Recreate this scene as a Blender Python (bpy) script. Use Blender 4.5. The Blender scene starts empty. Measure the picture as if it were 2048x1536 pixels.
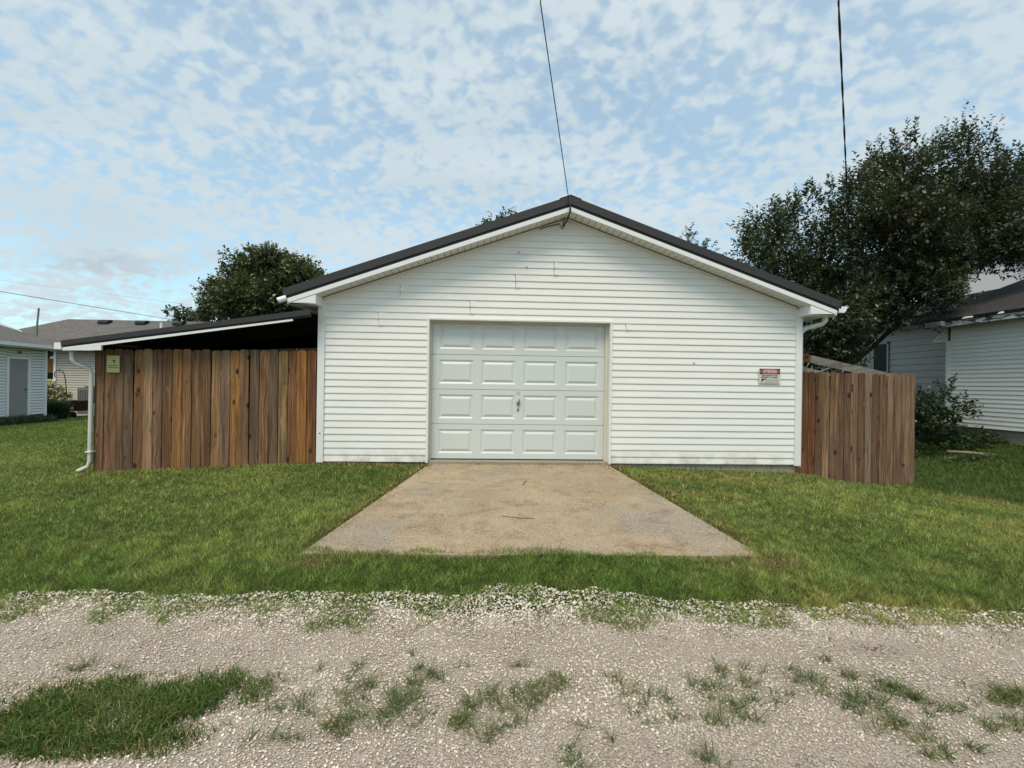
import bpy, math, random
import numpy as np
from mathutils import Vector, Matrix

random.seed(7)
RNG = np.random.default_rng(11)
SC = bpy.context.scene
COL = SC.collection

# ------------------------------------------------------------------ camera, sky, sun, exposure
cam_d = bpy.data.cameras.new('camera')
cam_d.sensor_width = 36.0
cam_d.lens = 900 / 2048 * 36
cam_d.clip_start = 0.05
cam_d.clip_end = 3000
cam = bpy.data.objects.new('camera', cam_d)
COL.objects.link(cam)
cam.matrix_world = Matrix.Translation((0, 0, 1.5)) @ Matrix.Rotation(-0.0414, 4, 'Z') @ Matrix.Rotation(math.pi / 2, 4, 'X') @ Matrix.Rotation(0.0145, 4, 'Z')
SC.camera = cam

SUN_ELEV, SUN_AZ = 60.0, 200.0          # azimuth clockwise from +Y
world = bpy.data.worlds.new('World')
SC.world = world
world.use_nodes = True
wn, wl = world.node_tree.nodes, world.node_tree.links
wn.clear()


def wnode(t, **kw):
    n = wn.new(t)
    for k, v in kw.items():
        setattr(n, k, v)
    return n


w_out = wnode('ShaderNodeOutputWorld')
w_bg = wnode('ShaderNodeBackground')
w_bg.inputs['Strength'].default_value = 0.113
w_sky = wnode('ShaderNodeTexSky', sky_type='NISHITA', sun_disc=False)
w_sky.sun_elevation = math.radians(SUN_ELEV)
w_sky.sun_rotation = math.radians(SUN_AZ)
w_sky.air_density = 1.0
w_sky.dust_density = 0.6
w_sky.ozone_density = 1.6
w_tc = wnode('ShaderNodeTexCoord')
w_sep = wnode('ShaderNodeSeparateXYZ')
wl.new(w_tc.outputs['Generated'], w_sep.inputs[0])


def wmath(op, a, b=None, c=None, clamp=False):
    n = wnode('ShaderNodeMath', operation=op, use_clamp=clamp)
    for i, v in enumerate((a, b, c)):
        if v is None:
            continue
        if isinstance(v, (int, float)):
            n.inputs[i].default_value = v
        else:
            wl.new(v, n.inputs[i])
    return n.outputs[0]


zc = wmath('ADD', wmath('MAXIMUM', w_sep.outputs[2], 0.0), 0.42)
px = wmath('DIVIDE', w_sep.outputs[0], zc)
py = wmath('DIVIDE', w_sep.outputs[1], zc)
w_vec = wnode('ShaderNodeCombineXYZ')
wl.new(px, w_vec.inputs[0])
wl.new(py, w_vec.inputs[1])


def wnoise(scale, detail, rough, dist=0.0, rot=0.0, stretch=(1, 1, 1), loc=(0, 0, 0)):
    m = wnode('ShaderNodeMapping')
    m.inputs['Rotation'].default_value = (0, 0, rot)
    m.inputs['Scale'].default_value = stretch
    m.inputs['Location'].default_value = loc
    wl.new(w_vec.outputs[0], m.inputs[0])
    n = wnode('ShaderNodeTexNoise')
    n.inputs['Scale'].default_value = scale
    n.inputs['Detail'].default_value = detail
    n.inputs['Roughness'].default_value = rough
    n.inputs['Distortion'].default_value = dist
    wl.new(m.outputs[0], n.inputs[0])
    return n.outputs[0]


puff = wnoise(22.0, 2.5, 0.50, 0.25, 0.6, (1.0, 1.15, 1))
fine = wnoise(44.0, 3.0, 0.55, 0.2, 0.6, (1.0, 1.15, 1))
broad = wnoise(3.6, 3.0, 0.5, 0.3, 0.75, (0.7, 1.5, 1), (3.1, 0.7, 0))
cov = wmath('ADD', wmath('MULTIPLY', puff, 2.3), wmath('MULTIPLY', broad, 1.7))
cov = wmath('ADD', cov, wmath('MULTIPLY', fine, 0.55))
w_map = wnode('ShaderNodeMapRange', interpolation_type='SMOOTHSTEP')
w_map.inputs['From Min'].default_value = 1.80
w_map.inputs['From Max'].default_value = 2.60
wl.new(cov, w_map.inputs['Value'])
# the veil of high cloud thickens towards the horizon
veil = wmath('POWER', wmath('SUBTRACT', 1.0, wmath('MINIMUM', wmath('MAXIMUM', w_sep.outputs[2], 0.0), 1.0)), 7.0)
cover = wmath('MAXIMUM', wmath('ADD', wmath('MULTIPLY', w_map.outputs[0], 0.50), 0.47), wmath('MULTIPLY', veil, 0.92), clamp=True)
grey = wnoise(2.6, 2.0, 0.5, 0.4, 0.1, (0.6, 1.6, 1), (9.0, 4.0, 0))
w_cc = wnode('ShaderNodeMix', data_type='RGBA')
w_cc.inputs[6].default_value = (2.80, 3.36, 3.66, 1)
w_cc.inputs[7].default_value = (3.36, 3.80, 4.00, 1)
wl.new(wmath('MULTIPLY', wmath('SUBTRACT', grey, 0.3), 2.4, clamp=True), w_cc.inputs[0])
w_blue = wnode('ShaderNodeMix', data_type='RGBA', blend_type='MULTIPLY')
w_blue.inputs[0].default_value = 1.0
w_blue.inputs[7].default_value = (0.90, 1.19, 1.09, 1)
wl.new(w_sky.outputs[0], w_blue.inputs[6])
w_mix = wnode('ShaderNodeMix', data_type='RGBA')
wl.new(cover, w_mix.inputs[0])
wl.new(w_blue.outputs[2], w_mix.inputs[6])
wl.new(w_cc.outputs[2], w_mix.inputs[7])
# one long grey cloud low in the north-west
ysafe = wmath('MAXIMUM', w_sep.outputs[1], 0.05)
qx = wmath('DIVIDE', wmath('ADD', wmath('DIVIDE', w_sep.outputs[0], ysafe), 0.84), 0.115)
qz = wmath('DIVIDE', wmath('SUBTRACT', wmath('DIVIDE', w_sep.outputs[2], ysafe), 0.247), 0.020)
qz = wmath('ADD', qz, wmath('MULTIPLY', wmath('SUBTRACT', puff, 0.5), 4.0))
q2 = wmath('ADD', wmath('MULTIPLY', qx, qx), wmath('MULTIPLY', qz, qz))
w_low = wnode('ShaderNodeMix', data_type='RGBA')
wl.new(wmath('MULTIPLY', wmath('POWER', 2.718, wmath('MULTIPLY', q2, -1.0)), 0.75), w_low.inputs[0])
wl.new(w_mix.outputs[2], w_low.inputs[6])
w_low.inputs[7].default_value = (2.35, 2.72, 3.02, 1)
wl.new(w_low.outputs[2], w_bg.inputs['Color'])
wl.new(w_bg.outputs[0], w_out.inputs[0])

sun_d = bpy.data.lights.new('sun', 'SUN')
sun_d.energy = 1.5
sun_d.angle = math.radians(25)
sun_d.color = (1.0, 0.885, 0.70)
sun = bpy.data.objects.new('sun', sun_d)
COL.objects.link(sun)
_az, _el = math.radians(SUN_AZ), math.radians(SUN_ELEV)
sun_dir = Vector((math.sin(_az) * math.cos(_el), math.cos(_az) * math.cos(_el), math.sin(_el)))
sun.rotation_euler = sun_dir.to_track_quat('Z', 'Y').to_euler()
sun.location = (0, -6, 12)

vs = SC.view_settings
vs.view_transform = 'Standard'
vs.look = 'None'
vs.gamma = 1.0
vs.use_curve_mapping = False
vs.exposure = 0.86
SC.cycles.max_bounces = 6
SC.cycles.transparent_max_bounces = 6

# ------------------------------------------------------------------ small helpers


def lin(r, g, b):
    def f(c):
        c /= 255.0
        return c / 12.92 if c <= 0.04045 else ((c + 0.055) / 1.055) ** 2.4
    return (f(r), f(g), f(b), 1.0)


class NT:
    """thin wrapper for building a material's nodes"""

    def __init__(self, name):
        self.m = bpy.data.materials.new(name)
        self.m.use_nodes = True
        self.t = self.m.node_tree
        self.t.nodes.clear()
        self.out = self.t.nodes.new('ShaderNodeOutputMaterial')
        self.p = self.t.nodes.new('ShaderNodeBsdfPrincipled')
        self.t.links.new(self.p.outputs[0], self.out.inputs[0])
        self.p.inputs['Roughness'].default_value = 0.6

    def n(self, t, **kw):
        n = self.t.nodes.new(t)
        for k, v in kw.items():
            setattr(n, k, v)
        return n

    def set(self, sock, v):
        if hasattr(v, 'is_linked') or hasattr(v, 'links'):
            self.t.links.new(v, sock)
        else:
            sock.default_value = v

    def coord(self, kind='Object', scale=(1, 1, 1), add=None):
        o = self.n('ShaderNodeTexCoord').outputs[kind]
        if add is not None:
            a = self.n('ShaderNodeVectorMath', operation='ADD')
            self.set(a.inputs[0], o)
            self.set(a.inputs[1], add)
            o = a.outputs[0]
        m = self.n('ShaderNodeMapping')
        m.inputs['Scale'].default_value = scale
        self.set(m.inputs[0], o)
        return m.outputs[0]

    def noise(self, vec, scale, detail=3, rough=0.5, dist=0.0):
        n = self.n('ShaderNodeTexNoise')
        n.inputs['Scale'].default_value = scale
        n.inputs['Detail'].default_value = detail
        n.inputs['Roughness'].default_value = rough
        n.inputs['Distortion'].default_value = dist
        self.set(n.inputs['Vector'], vec)
        return n.outputs[0]

    def ramp(self, fac, stops):
        r = self.n('ShaderNodeValToRGB')
        e = r.color_ramp.elements
        while len(e) < len(stops):
            e.new(0.5)
        for el, (p, c) in zip(e, stops):
            el.position = p
            el.color = c if len(c) == 4 else (*c, 1)
        self.set(r.inputs[0], fac)
        return r.outputs[0]

    def mix(self, fac, a, b, mode='MIX'):
        n = self.n('ShaderNodeMix', data_type='RGBA', blend_type=mode)
        self.set(n.inputs[0], fac)
        self.set(n.inputs[6], a)
        self.set(n.inputs[7], b)
        return n.outputs[2]

    def math(self, op, a, b=0.0, clamp=False):
        n = self.n('ShaderNodeMath', operation=op, use_clamp=clamp)
        self.set(n.inputs[0], a)
        self.set(n.inputs[1], b)
        return n.outputs[0]

    def rng(self, v, a, b, c=0.0, d=1.0):
        n = self.n('ShaderNodeMapRange')
        self.set(n.inputs[0], v)
        for i, q in enumerate((a, b, c, d)):
            n.inputs[i + 1].default_value = q
        return n.outputs[0]

    def bump(self, h, strength=0.3, dist=0.01):
        b = self.n('ShaderNodeBump')
        b.inputs['Strength'].default_value = strength
        b.inputs['Distance'].default_value = dist
        self.set(b.inputs['Height'], h)
        self.set(self.p.inputs['Normal'], b.outputs[0])

    def col(self, v):
        self.set(self.p.inputs['Base Color'], v)

    def rough(self, v):
        self.set(self.p.inputs['Roughness'], v)


def g(v):
    return (v, v, v, 1)


def painted(name, rgb, rough=0.5, var=0.08, scale=3.0, spec=0.4):
    t = NT(name)
    c = t.coord()
    n = t.noise(c, scale, 4, 0.6)
    lo = tuple(x * (1 - var) for x in rgb[:3]) + (1,)
    hi = tuple(min(1, x * (1 + var * 0.6)) for x in rgb[:3]) + (1,)
    t.col(t.mix(n, lo, hi))
    t.rough(rough)
    t.p.inputs['Specular IOR Level'].default_value = spec
    return t.m


def vinyl(name, rgb, dirt=0.25):
    t = NT(name)
    c = t.coord()
    grain = t.noise(t.coord(scale=(2.5, 2.5, 60)), 3.0, 3, 0.6)
    blot = t.noise(t.coord(scale=(1.0, 1.0, 2.5)), 1.6, 4, 0.6)
    fac = t.rng(blot, 0.42, 0.75, 0.0, dirt)
    base = t.mix(fac, rgb, (rgb[0] * 0.80, rgb[1] * 0.79, rgb[2] * 0.74, 1))
    info = t.n('ShaderNodeObjectInfo')
    base = t.mix(t.rng(info.outputs['Random'], 0, 1, 0, 0.06), base, (rgb[0] * 0.93, rgb[1] * 0.93, rgb[2] * 0.91, 1))
    speck = t.noise(c, 38.0, 2, 0.5)
    base = t.mix(t.rng(speck, 0.70, 0.78, 0, 0.25), base, (0.28, 0.25, 0.2, 1))
    sp = t.n('ShaderNodeSeparateXYZ')
    t.set(sp.inputs[0], c)
    splash = t.math('MULTIPLY', t.rng(sp.outputs[2], 0.02, 0.26, 0.75, 0.0), t.rng(t.noise(t.coord(), 4.5, 4, 0.65), 0.40, 0.68), True)
    base = t.mix(splash, base, (0.42, 0.34, 0.25, 1))
    t.col(base)
    t.rough(0.42)
    t.p.inputs['Specular IOR Level'].default_value = 0.35
    t.bump(grain, 0.12, 0.004)
    return t.m


def wood(name, use_color=True, rgb=(0.2, 0.12, 0.07, 1), knots=True, lying=False):
    t = NT(name)
    info = t.n('ShaderNodeObjectInfo')
    off = t.n('ShaderNodeVectorMath', operation='SCALE')
    off.inputs[0].default_value = (17.0, 5.0, 41.0)
    t.set(off.inputs['Scale'], info.outputs['Random'])
    raw = t.coord(add=off.outputs[0])
    if lying:
        rot = t.n('ShaderNodeVectorRotate', rotation_type='Y_AXIS')
        rot.inputs['Angle'].default_value = math.pi / 2 + .2
        t.set(rot.inputs['Vector'], raw)
        raw = rot.outputs[0]
    sep = t.n('ShaderNodeSeparateXYZ')
    t.set(sep.inputs[0], raw)
    # knots: cells stretched along the board
    kv = t.n('ShaderNodeCombineXYZ')
    t.set(kv.inputs[0], t.math('MULTIPLY', sep.outputs[0], 7.0))
    t.set(kv.inputs[2], t.math('MULTIPLY', sep.outputs[2], 4.2))
    vor = t.n('ShaderNodeTexVoronoi')
    vor.inputs['Scale'].default_value = 1.0
    t.set(vor.inputs['Vector'], kv.outputs[0])
    kd = vor.outputs['Distance']
    bend = t.noise(t.coord(scale=(4.0, 1, 1.5), add=off.outputs[0]), 1.0, 2, 0.5)
    swirl = t.math('DIVIDE', 0.011, t.math('ADD', kd, 0.14))
    gv = t.n('ShaderNodeCombineXYZ')
    x2 = t.math('ADD', sep.outputs[0], t.math('ADD', t.math('MULTIPLY', bend, 0.055), swirl))
    t.set(gv.inputs[0], t.math('MULTIPLY', x2, 75.0))
    t.set(gv.inputs[1], t.math('MULTIPLY', sep.outputs[1], 20.0))
    t.set(gv.inputs[2], t.math('MULTIPLY', sep.outputs[2], 1.6))
    grain = t.noise(gv.outputs[0], 1.0, 4, 0.65)
    sv = t.n('ShaderNodeCombineXYZ')
    t.set(sv.inputs[0], t.math('MULTIPLY', x2, 22.0))
    t.set(sv.inputs[2], t.math('MULTIPLY', sep.outputs[2], 0.7))
    streak = t.noise(sv.outputs[0], 1.0, 3, 0.6)
    col = info.outputs['Color'] if use_color else rgb
    col = t.mix(t.rng(streak, 0.36, 0.54, 0.65, 0.0), col, t.mix(1.0, col, (0.42, 0.38, 0.40, 1), 'MULTIPLY'))
    col = t.mix(t.rng(streak, 0.54, 0.72, 0.0, 0.75), col, t.mix(0.45, t.mix(1.0, col, (1.75, 1.65, 1.5, 1), 'MULTIPLY'), (0.36, 0.27, 0.17, 1)))
    col = t.mix(t.rng(grain, 0.36, 0.60, 0.75, 0.0), col, t.mix(1.0, col, (0.30, 0.26, 0.24, 1), 'MULTIPLY'))
    blot = t.noise(t.coord(scale=(6, 1, 1.8), add=off.outputs[0]), 1.0, 3, 0.6)
    col = t.mix(t.rng(blot, 0.54, 0.74, 0.0, 0.50), col, t.mix(1.0, col, (0.45, 0.46, 0.52, 1), 'MULTIPLY'))
    long = t.noise(t.coord(scale=(9, 1, .9), add=off.outputs[0]), 1.0, 3, 0.6)
    col = t.mix(t.rng(long, 0.54, 0.68, 0.0, 0.50), col, (0.110, 0.085, 0.070, 1))
    if knots:
        ring = t.rng(kd, 0.11, 0.25, 0.95, 0.0)
        gate = t.rng(vor.outputs['Color'], 0.40, 0.46, 0.0, 1.0)
        sx = t.n('ShaderNodeSeparateColor')
        t.set(sx.inputs[0], vor.outputs['Color'])
        gate = t.rng(sx.outputs[0], 0.52, 0.60, 0.0, 1.0)
        col = t.mix(t.math('MULTIPLY', ring, gate, True), col, (0.030, 0.016, 0.010, 1))
    t.col(col)
    t.rough(0.85)
    t.p.inputs['Specular IOR Level'].default_value = 0.2
    t.bump(t.math('ADD', grain, t.math('MULTIPLY', streak, 0.6)), 0.45, 0.006)
    return t.m


def attr_mat(name, rough=0.6, transl=0.0, spec=0.3, bumpy=0):
    t = NT(name)
    a = t.n('ShaderNodeAttribute', attribute_name='Col')
    t.col(a.outputs['Color'])
    t.rough(rough)
    t.p.inputs['Specular IOR Level'].default_value = spec
    if transl:
        tr = t.n('ShaderNodeBsdfTranslucent')
        t.set(tr.inputs[0], t.mix(1.0, a.outputs['Color'], (1.25, 1.2, 0.7, 1), 'MULTIPLY'))
        mx = t.n('ShaderNodeMixShader')
        mx.inputs[0].default_value = transl
        t.t.links.new(t.p.outputs[0], mx.inputs[1])
        t.t.links.new(tr.outputs[0], mx.inputs[2])
        t.t.links.new(mx.outputs[0], t.out.inputs[0])
    if bumpy:
        t.bump(t.noise(t.coord(), bumpy, 3, 0.6), 0.5, 0.003)
    return t.m


class MB:
    """collects faces in world space and links them as one mesh object"""

    def __init__(self):
        self.v, self.f = [], []

    def add(self, vs_, fs_):
        b = len(self.v)
        self.v += [tuple(p) for p in vs_]
        self.f += [tuple(i + b for i in q) for q in fs_]
        return self

    def box(self, x0, x1, y0, y1, z0, z1):
        x0, x1 = min(x0, x1), max(x0, x1)
        y0, y1 = min(y0, y1), max(y0, y1)
        z0, z1 = min(z0, z1), max(z0, z1)
        vv = [(x0, y0, z0), (x1, y0, z0), (x1, y1, z0), (x0, y1, z0), (x0, y0, z1), (x1, y0, z1), (x1, y1, z1), (x0, y1, z1)]
        return self.add(vv, [(0, 3, 2, 1), (4, 5, 6, 7), (0, 1, 5, 4), (1, 2, 6, 5), (2, 3, 7, 6), (3, 0, 4, 7)])

    def hexa(self, bottom, top):
        """bottom, top: four points each, counter-clockwise from above"""
        return self.add(list(bottom) + list(top), [(0, 3, 2, 1), (4, 5, 6, 7), (0, 1, 5, 4), (1, 2, 6, 5), (2, 3, 7, 6), (3, 0, 4, 7)])

    def prism(self, poly, axis, a, b):
        """poly: 2-D points counter-clockwise; axis 'x' (y,z), 'y' (x,z) or 'z' (x,y); extruded a..b"""
        def P(p, t):
            return {'x': (t, p[0], p[1]), 'y': (p[0], t, p[1]), 'z': (p[0], p[1], t)}[axis]
        n = len(poly)
        vv = [P(p, a) for p in poly] + [P(p, b) for p in poly]
        ff = [tuple(range(n)), tuple(range(2 * n - 1, n - 1, -1))]
        ff += [(i, n + i, n + (i + 1) % n, (i + 1) % n) for i in range(n)]
        return self.add(vv, ff)

    def tube(self, pts, rad, sides=8, cap=True, flat=None):
        pts = [Vector(p) for p in pts]
        rads = rad if isinstance(rad, (list, tuple)) else [rad] * len(pts)
        base = len(self.v)
        prev = None
        for i, p in enumerate(pts):
            d = (pts[min(i + 1, len(pts) - 1)] - pts[max(i - 1, 0)]).normalized()
            if prev is None:
                u = d.cross(Vector((0, 0, 1)))
                if u.length < 1e-3:
                    u = d.cross(Vector((0, 1, 0)))
            else:
                u = prev - d * prev.dot(d)
            u.normalize()
            prev = u
            w = d.cross(u)
            for k in range(sides):
                a = 2 * math.pi * k / sides + (math.pi / sides if sides == 4 else 0)
                su, sw = (1, 1) if flat is None else flat
                self.v.append(tuple(p + (u * math.cos(a) * su + w * math.sin(a) * sw) * rads[i]))
        for i in range(len(pts) - 1):
            for k in range(sides):
                a0, a1 = base + i * sides + k, base + i * sides + (k + 1) % sides
                self.f.append((a0, a1, a1 + sides, a0 + sides))
        if cap:
            self.f.append(tuple(base + k for k in range(sides))[::-1])
            self.f.append(tuple(base + (len(pts) - 1) * sides + k for k in range(sides)))
        return self

    def build(self, name, mat, parent=None, smooth=False, bevel=0.0, colour=None):
        me = bpy.data.meshes.new(name)
        off = Vector((0, 0, 0))
        q = parent
        while q is not None:
            off += q.location
            q = q.parent
        me.from_pydata([tuple(Vector(p) - off) for p in self.v], [], self.f)
        me.validate()
        import bmesh
        bm = bmesh.new()
        bm.from_mesh(me)
        bmesh.ops.recalc_face_normals(bm, faces=bm.faces)
        if bevel:
            bmesh.ops.bevel(bm, geom=[e for e in bm.edges if e.calc_face_angle(0) > 0.5], offset=bevel, segments=2, affect='EDGES', profile=0.6)
        bm.to_mesh(me)
        bm.free()
        if mat:
            me.materials.append(mat)
        if smooth:
            me.polygons.foreach_set('use_smooth', [True] * len(me.polygons))
        o = bpy.data.objects.new(name, me)
        COL.objects.link(o)
        o.parent = parent
        if colour:
            o.color = colour
        return o


def empty(name, loc):
    o = bpy.data.objects.new(name, None)
    o.location = loc
    o.empty_display_size = 0.2
    COL.objects.link(o)
    return o


def tag(o, label=None, cat=None, group=None, kind=None):
    for k, v in (('label', label), ('category', cat), ('group', group), ('kind', kind)):
        if v:
            o[k] = v
    return o


def thing(name, loc, label, cat, group=None):
    return tag(empty(name, loc), label, cat, group)


def np_mesh(name, V, F, mat, col=None, parent=None, smooth=False):
    V = np.asarray(V, dtype=np.float32).copy()
    q = parent
    while q is not None:
        V -= np.array(q.location, dtype=np.float32)
        q = q.parent
    me = bpy.data.meshes.new(name)
    n, k = F.shape
    me.vertices.add(len(V))
    me.vertices.foreach_set('co', V.ravel())
    me.loops.add(n * k)
    me.loops.foreach_set('vertex_index', F.astype(np.int32).ravel())
    me.polygons.add(n)
    me.polygons.foreach_set('loop_start', np.arange(0, n * k, k, dtype=np.int32))
    me.update(calc_edges=True)
    if col is not None:
        a = me.color_attributes.new('Col', 'FLOAT_COLOR', 'POINT')
        c4 = np.ones((len(V), 4), dtype=np.float32)
        c4[:, :3] = col
        a.data.foreach_set('color', c4.ravel())
    if smooth:
        me.polygons.foreach_set('use_smooth', np.ones(n, dtype=bool))
    if mat:
        me.materials.append(mat)
    o = bpy.data.objects.new(name, me)
    COL.objects.link(o)
    o.parent = parent
    return o


def vnoise(x, y, seed=0):
    """smooth value noise 0..1"""
    xi, yi = np.floor(x), np.floor(y)
    fx, fy = x - xi, y - yi
    fx, fy = fx * fx * (3 - 2 * fx), fy * fy * (3 - 2 * fy)

    def h(a, b):
        s = np.sin(a * 127.1 + b * 311.7 + seed * 74.7) * 43758.5453
        return s - np.floor(s)
    return (h(xi, yi) * (1 - fx) + h(xi + 1, yi) * fx) * (1 - fy) + (h(xi, yi + 1) * (1 - fx) + h(xi + 1, yi + 1) * fx) * fy


def fbm(x, y, seed=0, o=3):
    s, a, t = 0, 1.0, 0
    for i in range(o):
        s = s + a * vnoise(x * 2 ** i, y * 2 ** i, seed + i)
        t += a
        a *= 0.5
    return s / t


def sstep(a, b, x):
    t = np.clip((x - a) / (b - a), 0, 1)
    return t * t * (3 - 2 * t)


# ------------------------------------------------------------------ materials
M = {}
M['vinyl'] = vinyl('white_vinyl', (0.83, 0.812, 0.782, 1))
M['vinyl_trim'] = painted('white_trim', (0.80, 0.80, 0.78, 1), 0.4, 0.06)
M['alu'] = painted('white_aluminium', (0.80, 0.80, 0.80, 1), 0.38, 0.05)
M['soffit'] = painted('soffit_vinyl', (0.76, 0.74, 0.68, 1), 0.5, 0.06)
M['stop'] = painted('cream_weatherstrip', (0.60, 0.57, 0.47, 1), 0.6, 0.1)
M['metal'] = painted('dark_bronze_metal', lin(54, 52, 51), 0.45, 0.12, 2.0)
M['metal_dark'] = painted('dark_metal_lip', lin(34, 33, 33), 0.5, 0.1)  # same roof metal, with the shade of the recessed lip painted in
M['black'] = painted('black_plastic', (0.012, 0.012, 0.012, 1), 0.45, 0.1)
M['iron'] = painted('dark_iron', (0.02, 0.018, 0.016, 1), 0.6, 0.2)
M['grey_metal'] = painted('grey_steel', (0.16, 0.17, 0.16, 1), 0.4, 0.1)
M['dark_wood'] = wood('dark_framing', False, (0.06, 0.04, 0.028, 1), False)
M['wood'] = wood('fence_wood')
M['timber'] = wood('weathered_timber', True, (0.3, 0.28, 0.26, 1), True, True)
M['tar'] = painted('tar_black_boards', (0.016, 0.013, 0.011, 1), 0.9, 0.3)  # near-black colour paints in the dark of the lean-to interior
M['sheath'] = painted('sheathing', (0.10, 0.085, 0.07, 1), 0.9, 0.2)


def door_paint():
    t = NT('garage_door_paint')
    gr = t.noise(t.coord(scale=(2.0, 2, 70)), 2.0, 4, 0.65)
    bl = t.noise(t.coord(), 1.3, 3, 0.6)
    c = t.mix(t.rng(bl, 0.35, 0.7, 0, 0.5), (0.62, 0.655, 0.63, 1), (0.61, 0.635, 0.625, 1))
    t.col(t.mix(t.rng(gr, 0.45, 0.7, 0, 0.25), c, (0.56, 0.59, 0.57, 1)))
    t.rough(0.38)
    t.bump(gr, 0.18, 0.002)
    return t.m


M['door'] = door_paint()


def concrete(name, a, b, stains=True):
    t = NT(name)
    c = t.coord()
    n1 = t.noise(c, 1.1, 5, 0.62, 0.6)
    n2 = t.noise(c, 55.0, 3, 0.7)
    n3 = t.noise(c, 4.2, 4, 0.65)
    n4 = t.noise(t.coord(scale=(1, 1, 1)), 150.0, 2, 0.6)
    col = t.mix(t.rng(n1, 0.36, 0.66), a, b)
    if stains:
        n5 = t.noise(c, 0.75, 4, 0.6, 0.5)
        col = t.mix(t.rng(n5, 0.50, 0.66, 0, 0.60), col, (0.285, 0.265, 0.235, 1))
        col = t.mix(t.rng(n3, 0.52, 0.72, 0, 0.60), col, (0.20, 0.125, 0.08, 1))
        n6 = t.noise(t.coord(scale=(1, 2.2, 1)), 2.3, 5, 0.7, 0.8)
        col = t.mix(t.rng(n6, 0.56, 0.70, 0, 0.55), col, (0.17, 0.115, 0.08, 1))
        col = t.mix(t.rng(n6, 0.30, 0.42, 0.45, 0), col, (0.52, 0.43, 0.33, 1))
    col = t.mix(t.rng(n2, 0.33, 0.52, 0.8, 0.0), col, t.mix(1.0, col, (0.50, 0.46, 0.42, 1), 'MULTIPLY'))
    col = t.mix(t.rng(n2, 0.55, 0.72, 0, 0.6), col, (0.58, 0.50, 0.40, 1))
    t.col(col)
    t.rough(0.9)
    t.p.inputs['Specular IOR Level'].default_value = 0.2
    t.bump(t.math('ADD', n2, t.math('MULTIPLY', n4, 0.6)), 0.5, 0.006)
    return t.m


M['drive'] = concrete('driveway_concrete', (0.355, 0.272, 0.180, 1), (0.435, 0.342, 0.235, 1))
M['block'] = concrete('concrete_block', (0.30, 0.26, 0.20, 1), (0.34, 0.30, 0.23, 1), False)
M['mortar'] = concrete('mortar', (0.44, 0.40, 0.32, 1), (0.48, 0.44, 0.36, 1), False)
M['patio'] = concrete('patio_concrete', (0.42, 0.34, 0.29, 1), (0.47, 0.39, 0.34, 1), False)


def soil():
    t = NT('lawn_soil')
    c = t.coord()
    n1 = t.noise(c, 0.8, 4, 0.6)
    n2 = t.noise(c, 30.0, 4, 0.7)
    n3 = t.noise(c, 120.0, 2, 0.6)
    col = t.mix(t.rng(n1, 0.35, 0.65), (0.040, 0.058, 0.014, 1), (0.055, 0.072, 0.020, 1))
    col = t.mix(t.rng(n2, 0.4, 0.7, 0, 0.8), col, (0.085, 0.105, 0.028, 1))
    col = t.mix(t.rng(n3, 0.30, 0.48, 0.7, 0.0), col, (0.020, 0.026, 0.009, 1))
    t.col(col)
    t.rough(0.95)
    t.p.inputs['Specular IOR Level'].default_value = 0.1
    t.bump(n2, 0.8, 0.03)
    return t.m


def gravel():
    t = NT('crushed_limestone')
    c = t.coord()
    v1 = t.n('ShaderNodeTexVoronoi')
    v1.inputs['Scale'].default_value = 105.0
    t.set(v1.inputs['Vector'], c)
    v2 = t.n('ShaderNodeTexVoronoi')
    v2.inputs['Scale'].default_value = 230.0
    t.set(v2.inputs['Vector'], c)
    n1 = t.noise(c, 1.6, 4, 0.6)
    n2 = t.noise(c, 9.0, 3, 0.6)
    base = t.mix(t.rng(n1, 0.35, 0.65), (0.52, 0.430, 0.345, 1), (0.60, 0.510, 0.420, 1))
    base = t.mix(t.rng(n2, 0.5, 0.75, 0, 0.5), base, (0.40, 0.305, 0.235, 1))
    hs = t.n('ShaderNodeSeparateColor')
    t.set(hs.inputs[0], v1.outputs['Color'])
    base = t.mix(t.rng(hs.outputs[0], 0.35, 1.0, 0, 0.65), base, (0.60, 0.545, 0.48, 1))
    base = t.mix(t.rng(v1.outputs['Distance'], 0.32, 0.68, 0, 0.72), base, (0.22, 0.178, 0.142, 1))
    base = t.mix(t.rng(v2.outputs['Distance'], 0.4, 0.8, 0, 0.4), base, (0.22, 0.17, 0.13, 1))
    t.col(base)
    t.rough(0.95)
    t.p.inputs['Specular IOR Level'].default_value = 0.15
    t.bump(t.math('SUBTRACT', t.math('MULTIPLY', v1.outputs['Distance'], -1.0), t.math('MULTIPLY', v2.outputs['Distance'], 0.4)), 0.9, 0.008)
    return t.m


M['soil'] = soil()
M['gravel'] = gravel()
M['stone'] = attr_mat('limestone_chips', 0.9, 0, 0.2)
M['blade'] = attr_mat('grass_blades', 0.55, 0.30, 0.25)
M['leaf'] = attr_mat('leaves', 0.38, 0.25, 0.55)
M['straw'] = attr_mat('dry_stems', 0.8, 0.15, 0.2)


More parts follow.
